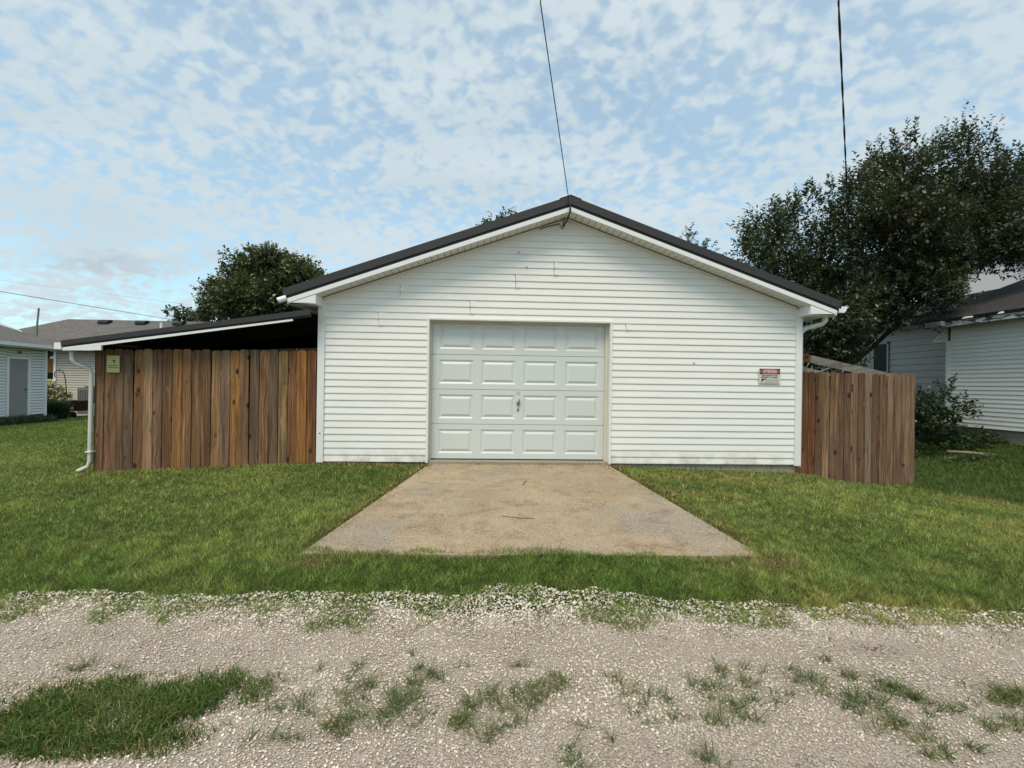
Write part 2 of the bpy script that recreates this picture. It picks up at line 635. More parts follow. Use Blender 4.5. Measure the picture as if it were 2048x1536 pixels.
def shingle(name, a, b):
    t = NT(name)
    br = t.n('ShaderNodeTexBrick')
    br.inputs['Scale'].default_value = 1.0
    br.inputs['Brick Width'].default_value = 0.32
    br.inputs['Row Height'].default_value = 0.14
    br.inputs['Mortar Size'].default_value = 0.008
    br.inputs['Color1'].default_value = a
    br.inputs['Color2'].default_value = b
    br.inputs['Mortar'].default_value = tuple(x * 0.45 for x in a[:3]) + (1,)
    t.set(br.inputs['Vector'], t.coord())
    n = t.noise(t.coord(), 60, 3, 0.7)
    n2 = t.noise(t.coord(), 0.9, 3, 0.6)
    c = t.mix(t.rng(n, 0.35, 0.65, 0, 0.5), br.outputs[0], t.mix(1.0, br.outputs[0], (0.6, 0.6, 0.6, 1), 'MULTIPLY'))
    c = t.mix(t.rng(n2, 0.4, 0.7, 0, 0.4), c, t.mix(1.0, c, (1.35, 1.3, 1.25, 1), 'MULTIPLY'))
    t.col(c)
    t.rough(0.95)
    return t.m


M['shingle'] = shingle('grey_shingles', (0.125, 0.115, 0.11, 1), (0.165, 0.15, 0.14, 1))
M['shingle_dark'] = shingle('dark_shingles', (0.030, 0.028, 0.030, 1), (0.046, 0.042, 0.042, 1))
M['beige'] = painted('beige_vinyl', (0.50, 0.455, 0.385, 1), 0.5, 0.06)
M['white_far'] = painted('white_house_vinyl', (0.74, 0.75, 0.75, 1), 0.45, 0.06)
M['white_worn'] = vinyl('neighbour_vinyl', (0.80, 0.79, 0.75, 1), 0.3)
M['grey_wall'] = vinyl('grey_cladding', (0.34, 0.335, 0.32, 1), 0.3)
M['grey_door'] = painted('grey_door_paint', (0.27, 0.265, 0.265, 1), 0.45, 0.05)
M['glass'] = painted('dark_window_glass', (0.008, 0.009, 0.009, 1), 0.25, 0.1, 3, 0.12)
M['bronze'] = painted('bronze_screen', (0.16, 0.085, 0.02, 1), 0.4, 0.3, 12)
M['bark'] = wood('bark', False, (0.05, 0.04, 0.032, 1), False)
M['rust'] = painted('rusty_brown_paint', (0.035, 0.014, 0.011, 1), 0.5, 0.25, 6)
M['peel'] = NT('peeling_fascia')
_t = M['peel']
_n = _t.noise(_t.coord(scale=(1, 1.4, 6)), 2.6, 4, 0.6, 0.4)
_t.col(_t.mix(_t.rng(_n, 0.50, 0.54), (0.62, 0.62, 0.61, 1), (0.075, 0.065, 0.058, 1)))
_t.rough(0.8)
M['peel'] = _t.m

# ------------------------------------------------------------------ terrain
CTRL = np.array([
    (-2.6, 6.8, .285), (-.95, 6.8, .268), (1.77, 6.8, .268), (4.76, 6.8, .155), (-5.8, 6.8, .135), (5.1, 7.25, .015), (7.06, 7.25, -.115),
    (-1.5, 3.6, .138), (2.12, 3.5, .138), (0.3, 3.42, .140), (-.8, 3.45, .139), (1.3, 3.4, .138), (-1.2, 5.2, .20), (1.95, 5.2, .20), (0.3, 5.0, .19),
    (0, 3.1, .045), (-4, 3.25, .045), (4, 3.0, .045), (-8, 3.4, .03), (8, 2.9, .02), (7.4, 6.0, -.10), (-9, 9, .02), (-17, 17, -.16),
    (-20, 21, -.28), (-22.5, 25.5, -.46), (-14, 14.5, -.06), (-6, 10, .12), (11.8, 9.5, .28), (11.8, 11.3, .24), (9.2, 9.2, -.06), (9.5, 12, .02),
    (0, 10, .26), (0, 15, .15), (4, 14, .0), (0, 32, -.4), (30, 10, .2), (30, 32, -.3), (-32, 10, -.3), (-35, 35, -.6),
    (0, 0, 0), (-8, 1, 0), (8, 1, 0), (-8, -5, 0), (8, -5, 0), (20, 0, 0), (-20, 0, 0)])


def _ker(r2):
    return np.sqrt(r2 + 0.09)


_A = _ker(((CTRL[:, None, :2] - CTRL[None, :, :2]) ** 2).sum(-1))
_P = np.c_[np.ones(len(CTRL)), CTRL[:, :2]]
_S = np.block([[_A, _P], [_P.T, np.zeros((3, 3))]])
_W = np.linalg.solve(_S, np.r_[CTRL[:, 2], 0, 0, 0])


def hgt(x, y):
    x, y = np.asarray(x, float), np.asarray(y, float)
    xc, yc = np.clip(x, -35, 30), np.clip(y, -5, 36)
    z = _W[-3] + _W[-2] * xc + _W[-1] * yc
    for (cx, cy, _), w in zip(CTRL, _W):
        z = z + w * _ker((xc - cx) ** 2 + (yc - cy) ** 2)
    edge = 2.98 - 0.045 * xc
    k = sstep(-0.35, 0.25, yc - edge)
    road = 0.02 * (fbm(xc * 0.9, yc * 1.6, 5) - 0.5)
    return z * k + road * (1 - k)


def slab_half(y):
    """driveway edges (left, right) at depth y"""
    t = (6.80 - y) / (6.80 - 3.58)
    return -0.935 - 0.555 * t, 1.762 + 0.415 * t


def slab_z(y):
    return 0.288 - (6.80 - y) * (0.288 - 0.150) / 3.22


def in_slab(x, y, pad=0.0):
    l, r = slab_half(y)
    return (y > 3.55 - pad + 0.035 * (x - 0.3) * -1) & (y < 6.9) & (x > l - pad) & (x < r + pad)


def grid_axis(segs):
    out = []
    for a, b, s in segs:
        out += list(np.arange(a, b - 1e-6, s))
    out.append(segs[-1][1])
    return np.array(out)


gx = grid_axis([(-900, -60, 210), (-60, -30, 10), (-30, -12, 1.0), (-12, 14, 0.16), (14, 30, 1.0), (30, 60, 10), (60, 900, 210)])
gy = grid_axis([(-300, -20, 70), (-20, -2, 3), (-2, 1.0, 0.4), (1.0, 9.0, 0.12), (9, 26, 0.5), (26, 60, 6), (60, 1200, 190)])
GX, GY = np.meshgrid(gx, gy)
GZ = hgt(GX, GY)
GZ = GZ - 0.035 * in_slab(GX, GY, 0.0)
GZ = GZ - 0.012 * (GY < 2.95)
idx = np.arange(GX.size).reshape(GX.shape)
F = np.stack([idx[:-1, :-1], idx[:-1, 1:], idx[1:, 1:], idx[1:, :-1]], -1).reshape(-1, 4)
ground = np_mesh('ground', np.stack([GX, GY, GZ], -1).reshape(-1, 3), F, M['soil'], smooth=True)
tag(ground, 'mown green ground around the garage', None, None, 'structure')

ax = grid_axis([(-60, -8, 2.0), (-8, 8, 0.10), (8, 60, 2.0)])
ay = grid_axis([(-1.5, 1.2, 0.2), (1.2, 3.56, 0.06)])
AX, AY = np.meshgrid(ax, ay)
AZ = hgt(AX, AY) + 0.004 + 0.010 * (fbm(AX * 6, AY * 6, 31) - 0.5) - 0.05 * sstep(2.90, 3.16, AY + 0.045 * AX - .13 * (fbm(AX * 3.3, AY * 4.1, 33) - .5))
idx = np.arange(AX.size).reshape(AX.shape)
F = np.stack([idx[:-1, :-1], idx[:-1, 1:], idx[1:, 1:], idx[1:, :-1]], -1).reshape(-1, 4)
alley = np_mesh('alley', np.stack([AX, AY, AZ], -1).reshape(-1, 3), F, M['gravel'], smooth=True)
tag(alley, 'pale crushed stone alley running across the front', None, None, 'structure')

mb = MB()
l0, r0 = slab_half(6.80)
ys = [6.80, 6.0, 5.2, 4.4, 3.75, 3.58]
for ya, yb in zip(ys[:-1], ys[1:]):
    la, ra = slab_half(ya)
    lb, rb = slab_half(yb)
    mb.hexa([(lb, yb, slab_z(yb) - .1), (rb, yb - .06, slab_z(yb) - .1), (ra, ya - (.06 if ya < 6.7 else 0), slab_z(ya) - .1), (la, ya, slab_z(ya) - .1)],
            [(lb, yb, slab_z(yb)), (rb, yb - .06, slab_z(yb)), (ra, ya - (.06 if ya < 6.7 else 0), slab_z(ya)), (la, ya, slab_z(ya))])
drive = mb.build('driveway', M['drive'])
tag(drive, 'stained tan concrete driveway in front of the garage door', None, None, 'structure')
mb = MB()
mb.hexa([(-21.5, 19.6, -.40), (-13, 20.4, -.40), (-13, 24.5, -.6), (-23.0, 24.5, -.6)], [(-21.5, 19.6, -.235), (-13, 20.4, -.225), (-13, 24.5, -.385), (-23.0, 24.5, -.39)])
tag(mb.build('patio', M['patio']), 'pinkish concrete patio behind the far lawn', None, None, 'structure')

# ------------------------------------------------------------------ garage
CX, SL = 1.085, 0.3535
YF = 6.80
XL, XR = -2.607, 4.770
Z0, LAP = 0.312, 0.1017
APEX = 4.020            # underside of the rake at the wall


def rake(x, a=APEX):
    return a - SL * abs(x - CX)


garage = thing('garage', (CX, YF, 0.28), 'white vinyl garage with dark metal gable roof and panelled door', 'garage')
DL, DR, DT = -0.965, 1.765, 2.446
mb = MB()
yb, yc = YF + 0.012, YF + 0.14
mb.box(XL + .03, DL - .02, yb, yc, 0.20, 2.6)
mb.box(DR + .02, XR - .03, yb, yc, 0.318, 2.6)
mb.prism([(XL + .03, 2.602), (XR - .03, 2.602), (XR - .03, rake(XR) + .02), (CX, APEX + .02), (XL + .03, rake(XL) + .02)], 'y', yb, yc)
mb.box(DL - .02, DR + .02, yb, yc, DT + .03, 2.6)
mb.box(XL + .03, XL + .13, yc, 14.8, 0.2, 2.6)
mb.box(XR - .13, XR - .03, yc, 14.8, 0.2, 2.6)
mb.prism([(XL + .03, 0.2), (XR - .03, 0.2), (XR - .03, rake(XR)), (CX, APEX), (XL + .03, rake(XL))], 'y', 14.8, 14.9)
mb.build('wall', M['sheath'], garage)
# side cladding (seen only from a step to the side)
mb = MB()
for i in range(22):
    z = Z0 + i * LAP
    for xs, s in ((XL + .03, -1), (XR - .03, 1)):
        mb.prism([(xs, z), (xs + s * .014, z), (xs + s * .002, z + LAP), (xs, z + LAP)] if s > 0 else [(xs, z), (xs, z + LAP), (xs + s * .002, z + LAP), (xs + s * .014, z)], 'y', YF + .03, 14.85)
# prism axis y takes (x, z) pairs
mb.build('side_siding', M['vinyl'], garage)['kind'] = 'stuff'

SEAMS = [(-1.414, 2.851), (0.311, 3.071), (0.893, 3.29), (-0.368, 2.664), (-1.726, 2.47), (2.009, 2.471), (2.358, 2.876), (3.375, 2.676)]


def plank(parent, x0a, x1a, x0b, x1b, z0, z1, y, mat, seg=6, lap_left=False, name='siding_plank', rnd=random):
    """one lap of horizontal siding; x0a..x1a bottom edge, x0b..x1b top edge"""
    vv, ff = [], []
    ts = [i / seg for i in range(seg + 1)]
    if lap_left:
        ln = max(.2, x1a - x0a)
        ts = [0, .035 / ln, .09 / ln] + ts[1:]
        seg += 2
    for i, t in enumerate(ts):
        j = 0 if i in (0, seg) else rnd.uniform(-.0010, .0010)
        k = 0 if i in (0, seg) else rnd.uniform(-.0010, .0010)
        xa, xb = x0a + (x1a - x0a) * t, x0b + (x1b - x0b) * t
        bulge = (-.015, -.006, 0)[i] if (lap_left and i < 3) else 0
        vv += [(xa, y + .003, z0 + k), (xa, y - .0108 + j + bulge, z0 + k), (xa + (xb - xa) * .18, y - .0104 + j + bulge, z0 + k + (z1 - z0) * .12), (xb, y + .003 + bulge * .6, z1 + .006)]
    for i in range(seg):
        a, b = i * 4, i * 4 + 4
        ff += [(a, b, b + 1, a + 1), (a + 1, b + 1, b + 2, a + 2), (a + 2, b + 2, b + 3, a + 3)]
    e = seg * 4
    ff += [(0, 1, 2, 3), (e, e + 3, e + 2, e + 1)]
    m = MB()
    m.add(vv, ff)
    return m.build(name, mat, parent)


prng = random.Random(3)
i = 0
while True:
    z = Z0 + i * LAP
    z1 = z + LAP
    if z > APEX - 0.12:
        break

    def lim(zz):
        w = (APEX - zz) / SL
        return max(XL + .095, CX - w), min(XR - .095, CX + w)
    (a0, a1), (b0, b1) = lim(z), lim(min(z1, APEX - .01))
    spans = [(a0, a1, b0, b1)]
    if z < DT - 0.02:
        spans = [(a0, DL - .03, b0, DL - .03), (DR + .03, a1, DR + .03, b1)]
    for (p0, p1, q0, q1) in spans:
        cut = [sx for sx, sz in SEAMS if p0 + .1 < sx < p1 - .1 and sz - LAP * 1.02 < z + LAP / 2 < sz + LAP * 1.02]
        if cut:
            s = cut[0]
            plank(garage, p0, s - .0020, q0, s - .0020, z, z1, YF, M['vinyl'], 3, False, rnd=prng)
            plank(garage, s + .0015, p1, s + .0075, q1, z, z1, YF - .0005, M['vinyl'], 5, True, rnd=prng)
        else:
            plank(garage, p0, p1, q0, q1, z, z1, YF, M['vinyl'], 6, False, rnd=prng)
    i += 1

# corner posts
for xa, xb, s in ((XL, XL + .10, -1), (XR - .10, XR, 1)):
    m = MB()
    m.box(xa, xb, YF - .030, YF - .003, 0.296, rake(xa if s < 0 else xb) + .0)
    if s < 0:
        m.box(xa, xa + .016, YF - .003, YF + .09, 0.296, 2.6)
    else:
        m.box(xb - .016, xb, YF - .003, YF + .09, 0.296, 2.6)
    m.build('corner_trim', M['vinyl_trim'], garage, bevel=.003)
m = MB()
m.tube([(XL + .052, YF - .0315, 0.728), (XL + .052, YF - .029, 0.728)], .011, 10)
m.build('corner_hole', M['black'], garage)
# two nail marks and a puncture in the cladding
for hx, hz in ((.352, 3.49), (.478, 3.27), (3.07, 1.86)):
    m = MB()
    m.tube([(hx, YF - .024, hz), (hx, YF - .008, hz)], .010, 8)
    m.build('siding_hole', M['grey_metal'], garage)

# roof
YR = YF - 0.29
EXL, EXR = -2.995, 5.165
TOPA = 4.243
for s, xe in ((-1, EXL), (1, EXR)):
    m = MB()
    zt = lambda x, a: a - SL * abs(x - CX)
    pts = [(xe, zt(xe, TOPA)), (CX, TOPA), (CX, TOPA - .03), (xe, zt(xe, TOPA - .03))]
    m.prism(pts, 'y', YR + .022, 15.1)
    k = 0
    x = CX + s * .15
    while abs(x - CX) < abs(xe - CX) - .05:
        zz = zt(x, TOPA)
        m.prism([(x - .02, zz - .005), (x + .02, zz - .005), (x + .012, zz + .02), (x - .012, zz + .02)], 'y', YR + .06, 15.1)
        x += s * .30
    m.build('roof_sheet', M['metal'], garage)
    m = MB()
    m.prism([(xe, zt(xe, TOPA + .006)), (CX, TOPA + .006), (CX, TOPA - .112), (xe, zt(xe, TOPA - .112))], 'y', YR - .012, YR + .020)
    m.build('rake_trim', M['metal'], garage)
    m = MB()
    m.prism([(xe + (-.0) * s, zt(xe, TOPA - .114)), (CX, TOPA - .114), (CX, TOPA - .150), (xe, zt(xe, TOPA - .150))], 'y', YR + .004, YR + .030)
    m.build('trim_lip', M['metal_dark'], garage)
    m = MB()
    xf = xe - s * .06
    m.prism([(xf, zt(xf, TOPA - .152)), (CX, TOPA - .152), (CX, 4.028), (xf, zt(xf, 4.028))], 'y', YR - .002, YR + .024)
    m.build('rake_fascia', M['alu'], garage)
    # soffit slats with vent grooves
    ca = math.cos(math.atan(SL))
    w = .094
    first = None
    d = .055
    while d < abs((XL if s < 0 else XR) - CX) - .02:
        x = CX + s * d
        if first is None:
            first = MB().prism([(-w / 2, 0), (w / 2, 0), (w / 2, .008), (-w / 2, .008)], 'y', 0, YF + .012 - YR - .026).build('soffit_slat', M['soffit'])
            o = first
        else:
            o = first.copy()
            COL.objects.link(o)
        o.parent = garage
        o.location = Vector((x, YR + .026, zt(x, 4.030))) - garage.location
        o.rotation_euler = (0, math.atan(SL) * s, 0)
        d += .1016 * ca
    # backing board over the grooves
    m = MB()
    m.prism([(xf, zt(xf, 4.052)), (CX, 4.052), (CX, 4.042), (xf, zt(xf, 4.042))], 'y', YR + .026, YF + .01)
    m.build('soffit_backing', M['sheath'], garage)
    # wall channel under the soffit
    m = MB()
    xw = XL + .08 if s < 0 else XR - .08
    m.prism([(xw, zt(xw, 4.018)), (CX, 4.018), (CX, 3.992), (xw, zt(xw, 3.992))], 'y', YF - .032, YF - .004)
    m.build('soffit_channel', M['soffit'], garage, bevel=.004)
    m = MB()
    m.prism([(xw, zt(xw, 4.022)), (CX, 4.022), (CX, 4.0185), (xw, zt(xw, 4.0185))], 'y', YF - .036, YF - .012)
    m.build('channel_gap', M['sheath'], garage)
    # eave return box
    m = MB()
    xo, xi = xe - s * .05, (XL + .065 if s < 0 else XR - .06)
    zb = 2.600
    m.prism([(xo, zb), (xi, zb), (xi, zt(xi, 4.027)), (xo, zt(xo, 4.027))], 'y', YR + .004, YF - .004)
    m.build('eave_return', M['alu'], garage, bevel=.012)
    m = MB()
    xs_ = XL if s < 0 else XR
    m.box(xo, xs_ + s * .002, YF + .001, 15.0, zb + .002, zb + .012)
    m.box(xo - s * .0, xo - s * .02, YF + .001, 15.0, zb + .013, zt(xo, 4.09))
    m.build('eave_soffit', M['soffit'], garage)
m = MB()
m.prism([(CX - .16, TOPA + .012 - SL * .16), (CX, TOPA + .012), (CX + .16, TOPA + .012 - SL * .16), (CX + .16, TOPA + .02 - SL * .16), (CX, TOPA + .022), (CX - .16, TOPA + .02 - SL * .16)], 'y', YR - .014, 15.1)
m.build('ridge_cap', M['metal'], garage)

# gutter and downspout on the right eave
m = MB()
gx0 = EXR - .03
gp = [(gx0, 2.638), (gx0 + .075, 2.632), (gx0 + .105, 2.662), (gx0 + .115, 2.695), (gx0 + .142, 2.718), (gx0 + .142, 2.726), (gx0, 2.726)]
m.prism(gp, 'y', YR - .012, YR + .004)
m.prism([(gx0, 2.640), (gx0 + .075, 2.634), (gx0 + .075, 2.644), (gx0, 2.65)], 'y', YR + .004, 15.0)
m.prism([(gx0 + .075, 2.634), (gx0 + .105, 2.664), (gx0 + .14, 2.724), (gx0 + .13, 2.724), (gx0 + .095, 2.67), (gx0 + .07, 2.645)], 'y', YR + .004, 15.0)
m.build('gutter', M['alu'], garage)
m = MB()
m.tube([(5.13, 6.78, 2.64), (5.13, 6.78, 2.545), (5.105, 6.80, 2.505), (4.95, 6.88, 2.455), (4.90, 6.90, 2.44)], .042, 8, True, (1, .75))
m.build('downspout', M['alu'], garage, True)
m = MB()
m.tube([(4.935, 6.885, 2.462), (4.875, 6.90, 2.425), (4.835, 6.92, 2.36), (4.835, 6.92, 0.25)], .055, 8, True, (1, .75))
m.build('downspout', M['alu'], garage, True)

# foundation blocks
m = MB()
m.box(DR + .03, XR - .05, YF + .040, YF + .12, -0.15, 0.312)
m.build('mortar_bed', M['mortar'], garage)
x = XR - .045
first = None
while x > DR + .1:
    w = min(.388, x - DR - .05)
    for zt_, zb_ in ((.303, .118), (.108, -.08)):
        if first is None or w < .388:
            mm = MB()
            mm.box(x - w, x, YF + .028, YF + .10, zb_, zt_)
            o = mm.build('foundation_block', M['block'], garage, bevel=.004)
            if first is None:
                first = o
                fx, fz = x, zb_
        else:
            o = first.copy()
            COL.objects.link(o)
            o.parent = garage
            o.location = (x - fx, 0, zb_ - fz)
    x -= .398

# door surround
m = MB()
m.box(DL - .035, DL - .002, YF - .027, YF - .002, 0.30, DT + .03)
m.build('door_trim', M['vinyl_trim'], garage, bevel=.003)
m = MB()
m.box(DR + .002, DR + .035, YF - .027, YF - .002, 0.296, DT + .03)
m.build('door_trim', M['vinyl_trim'], garage, bevel=.003)
m = MB()
m.box(DL - .002, DR + .002, YF - .029, YF - .002, DT + .002, DT + .030)
m.build('door_trim', M['vinyl_trim'], garage, bevel=.003)
m = MB()
m.box(DL - .019, DL - .001, YF - .001, YF + .20, 0.296, DT)
m.build('door_jamb', M['vinyl_trim'], garage)
m = MB()
m.box(DR + .001, DR + .019, YF - .001, YF + .20, 0.296, DT)
m.build('door_jamb', M['vinyl_trim'], garage)
m = MB()
m.box(DL - .001, DR + .001, YF - .001, YF + .20, DT + .0, DT + .018)
m.build('door_jamb', M['vinyl_trim'], garage)
for xa, xb in ((DL, DL + .022), (DR - .042, DR)):
    m = MB()
    m.box(xa, xb, YF + .100, YF + .132, 0.300, DT - .03)
    m.build('weatherstrip', M['stop'], garage, bevel=.004)
m = MB()
m.box(DL, DR, YF + .100, YF + .132, DT - .029, DT - .001)
m.build('weatherstrip', M['stop'], garage, bevel=.004)
m = MB()
m.box(DL - .02, DR + .02, YF + .002, YF + .30, 0.20, 0.325)
m.build('threshold', M['block'], garage, bevel=.01)

# sectional door
gdoor = empty('garage_door', (0, 0, 0))
gdoor.parent = garage
gdoor.location = Vector((0.4, YF + .15, 0.33)) - garage.location
DY = YF + .145
SW0, SW1 = DL + .006, DR - .006
SH = .5335


def door_section(z0, z1):
    m = MB()
    d, gr = .034, .014
    m.box(SW0, SW1, DY + .020, DY + .045, z0 + .001, z1 - .001)
    W = SW1 - SW0
    pw, gap = .528, .120
    mg = (W - 4 * pw - 3 * gap) / 2
    xs = [SW0]
    for c in range(4):
        xs += [SW0 + mg + c * (pw + gap), SW0 + mg + c * (pw + gap) + pw]
    xs.append(SW1)
    za, zb2 = z0 + .085, z1 - .080
    zl, zh = z0 + .004, z1 - .003
    # frame face around the raised fields
    vv, ff = [], []

    def quad(x0, x1, a, b, y0=DY, y1=None):
        n = len(vv)
        vv.extend([(x0, DY, a), (x1, DY, a), (x1, DY, b), (x0, DY, b)])
        ff.append((n, n + 1, n + 2, n + 3))
    for j in range(len(xs) - 1):
        if j % 2 == 0:
            quad(xs[j], xs[j + 1], zl, zh)
        else:
            quad(xs[j], xs[j + 1], zl, za)
            quad(xs[j], xs[j + 1], zb2, zh)
            x0, x1 = xs[j], xs[j + 1]
            rings = []
            for ins, dep in ((0, 0), (.028, gr), (.030, gr), (.066, -.001), (.070, -.001)):
                n = len(vv)
                vv.extend([(x0 + ins, DY + dep, za + ins), (x1 - ins, DY + dep, za + ins), (x1 - ins, DY + dep, zb2 - ins), (x0 + ins, DY + dep, zb2 - ins)])
                rings.append(n)
            for r0_, r1_ in zip(rings[:-1], rings[1:]):
                for k in range(4):
                    ff.append((r0_ + k, r0_ + (k + 1) % 4, r1_ + (k + 1) % 4, r1_ + k))
            n = rings[-1]
            ff.append((n, n + 1, n + 2, n + 3))
    # rolled top and bottom edges
    n = len(vv)
    vv.extend([(SW0, DY, zl), (SW1, DY, zl), (SW1, DY + .02, z0 - .0), (SW0, DY + .02, z0 - .0), (SW0, DY, zh), (SW1, DY, zh), (SW1, DY + .02, z1), (SW0, DY + .02, z1)])
    ff.extend([(n, n + 3, n + 2, n + 1), (n + 4, n + 5, n + 6, n + 7)])
    m.add(vv, ff)
    import bmesh
    o = m.build('door_section', M['door'], gdoor)
    return o


zb_ = 0.340
for k in range(4):
    door_section(zb_ + k * SH, zb_ + (k + 1) * SH)
m = MB()
m.box(SW0, SW1, DY + .006, DY + .036, 0.324, 0.339)
m.build('bottom_seal', M['black'], gdoor)
hx, hz = .388, 1.205
m = MB()
m.tube([(hx, DY - .010, hz), (hx, DY + .001, hz)], .026, 16)
ang = math.radians(72)
dx_, dz_ = math.cos(ang), math.sin(ang)
m.tube([(hx - dx_ * .052, DY - .032, hz - dz_ * .052), (hx - dx_ * .02, DY - .036, hz - dz_ * .02), (hx + dx_ * .02, DY - .036, hz + dz_ * .02), (hx + dx_ * .062, DY - .032, hz + dz_ * .062)], [.010, .013, .013, .010], 8)
m.tube([(hx, DY - .036, hz), (hx, DY - .008, hz)], .010, 8)
m.build('door_handle', M['grey_metal'], gdoor)
m = MB()
m.tube([(hx - .004, DY - .006, 1.105), (hx - .004, DY + .001, 1.105)], .030, 16)
m.build('lock_plate', M['alu'], gdoor)
m = MB()
m.tube([(hx - .004, DY - .012, 1.105), (hx - .004, DY - .005, 1.105)], .020, 12)
m.build('lock_cylinder', M['grey_metal'], gdoor)
m = MB()
m.box(hx - .028, hx + .028, DY - .002, DY + .001, 1.335, 1.385)
m.build('sticker', painted('faded_sticker', (0.48, 0.51, 0.49, 1), 0.6), gdoor)

# ------------------------------------------------------------------ security camera on the left eave
cam_t = thing('security_camera', (-2.99, 6.50, 2.66), 'small white bullet security camera at the left eave tip', 'camera')
m = MB()
m.tube([(-2.955, 6.515, 2.665), (-2.995, 6.500, 2.650)], .020, 8)
m.build('bracket', M['alu'], cam_t)
m = MB()
m.tube([(-2.945, 6.50, 2.672), (-3.045, 6.455, 2.622)], .042, 14)
m.build('camera_body', M['alu'], cam_t, bevel=.006)
m = MB()
m.tube([(-3.045, 6.455, 2.622), (-3.052, 6.4518, 2.6185)], .036, 14)
m.build('lens', M['black'], cam_t)

# ------------------------------------------------------------------ ATTENTION sign
SX0, SX1, SZ0, SZ1 = 4.088, 4.424, 1.566, 1.796
YS = YF - .030
sgn = thing('warning_sign', ((SX0 + SX1) / 2, YS, SZ0), 'white warning sign with red ATTENTION header on garage siding', 'sign')
sign_white = painted('sign_white', (0.62, 0.60, 0.55, 1), 0.35, 0.05)
sign_red = painted('sign_red', lin(176, 34, 58), 0.35, 0.05)
sign_black = painted('sign_black', (0.012, 0.010, 0.011, 1), 0.35, 0.05)
m = MB()
m.box(SX0, SX1, YS, YS + .004, SZ0, SZ1)
m.build('sign_board', sign_white, sgn)
m = MB()
m.box(SX0 + .010, SX1 - .006, YS - .0012, YS - .0002, 1.708, SZ1 - .005)
m.build('header_panel', sign_black, sgn)


def ellipse(cx, cz, rx, rz, y, name, mat, parent, n=40):
    m = MB()
    m.prism([(cx + rx * math.cos(2 * math.pi * k / n), cz + rz * math.sin(2 * math.pi * k / n)) for k in range(n)], 'y', y, y + .0008)
    return m.build(name, mat, parent)


ecx = (SX0 + SX1) / 2 + .002
ellipse(ecx, 1.750, .156, .036, YS - .0024, 'header_outline', painted('sign_pink_white', (0.75, 0.6, 0.6, 1), 0.35), sgn)
ellipse(ecx, 1.750, .151, .032, YS - .0036, 'header_oval', sign_red, sgn)


def text(body, x, z, h, mat, parent, y, name='lettering', align='CENTER', width=None, bold=0.0):
    cu = bpy.data.curves.new('lettering', 'FONT')
    cu.body = body
    cu.size = h * 1.38
    cu.align_x = align
    cu.extrude = 0.0003
    cu.offset = bold
    t = bpy.data.objects.new('lettering', cu)
    COL.objects.link(t)
    bpy.context.view_layer.update()
    dg = bpy.context.evaluated_depsgraph_get()
    me = bpy.data.meshes.new_from_object(t.evaluated_get(dg))
    bpy.data.objects.remove(t)
    bpy.data.curves.remove(cu)
    me.materials.clear()
    me.materials.append(mat)
    co = np.array([v.co[:] for v in me.vertices])
    w = co[:, 0].max() - co[:, 0].min()
    sx = 1.0 if width is None else width / w
    off = Vector((0, 0, 0))
    q = parent
    while q is not None:
        off += q.location
        q = q.parent
    for v in me.vertices:
        v.co = Vector((x + v.co.x * sx, y - v.co.z, z + v.co.y)) - off
    o = bpy.data.objects.new(name, me)
    COL.objects.link(o)
    o.parent = parent
    return o


sign_text = painted('sign_letter_white', (0.85, 0.80, 0.80, 1), 0.4)
text('ATTENTION', ecx, 1.7335, .034, sign_text, sgn, YS - .0046, width=.215, bold=.0012)
text('THE OWNER OF THIS', ecx - .008, 1.6785, .020, sign_black, sgn, YS - .0008, width=.255, bold=.001)
text('PROPERTY IS', ecx - .052, 1.6485, .022, sign_black, sgn, YS - .0008, width=.165, bold=.001)
text('ARMED', ecx + .084, 1.6485, .022, painted('sign_dark_red', lin(120, 40, 48), 0.4), sgn, YS - .0008, width=.082, bold=.001)
m = MB()
m.prism([(4.122, 1.588), (4.140, 1.588), (4.148, 1.612), (4.160, 1.612), (4.166, 1.622), (4.206, 1.624), (4.206, 1.636), (4.128, 1.638), (4.124, 1.630), (4.132, 1.622)], 'y', YS - .0012, YS - .0002)
m.build('pistol_emblem', sign_black, sgn)
for k, (xa, xb, zz) in enumerate(((4.215, 4.395, 1.622), (4.215, 4.395, 1.608), (4.180, 4.395, 1.594), (4.165, 4.395, 1.580))):
    m = MB()
    m.box(xa, xb, YS - .0010, YS - .0002, zz, zz + .005)
    m.build('small_print', painted('faded_print', (0.30, 0.30, 0.27, 1), 0.5), sgn)

# ------------------------------------------------------------------ lean-to on the left wall
lean = thing('lean_to', (-4.3, 6.9, 0.15), 'low lean-to shed roof with dark metal edge left of the garage', 'shed')
LS = 0.1497
LX0, LX1 = -6.0, -2.612


def lz(x, a=2.006):
    return a + (x - LX0) * LS


m = MB()
m.prism([(LX0, lz(LX0) - .03), (LX1, lz(LX1) - .03), (LX1, lz(LX1)), (LX0, lz(LX0))], 'y', YR + .02, 12.2)
x = LX0 + .12
while x < LX1 - .05:
    m.prism([(x - .02, lz(x) - .004), (x + .02, lz(x) - .004), (x + .012, lz(x) + .018), (x - .012, lz(x) + .018)], 'y', YR + .05, 12.2)
    x += .3
m.build('roof_sheet', M['metal'], lean)
m = MB()
m.prism([(LX0 - .004, lz(LX0) - .062), (LX1, lz(LX1) - .072), (LX1, lz(LX1) + .006), (LX0 - .004, lz(LX0) + .006)], 'y', YR - .014, YR + .018)
m.build('rake_trim', M['metal'], lean)
m = MB()
m.prism([(LX0, lz(LX0) - .085), (LX1, lz(LX1) - .098), (LX1, lz(LX1) - .074), (LX0, lz(LX0) - .064)], 'y', YR + .002, YR + .026)
m.build('trim_lip', M['metal_dark'], lean)
m = MB()
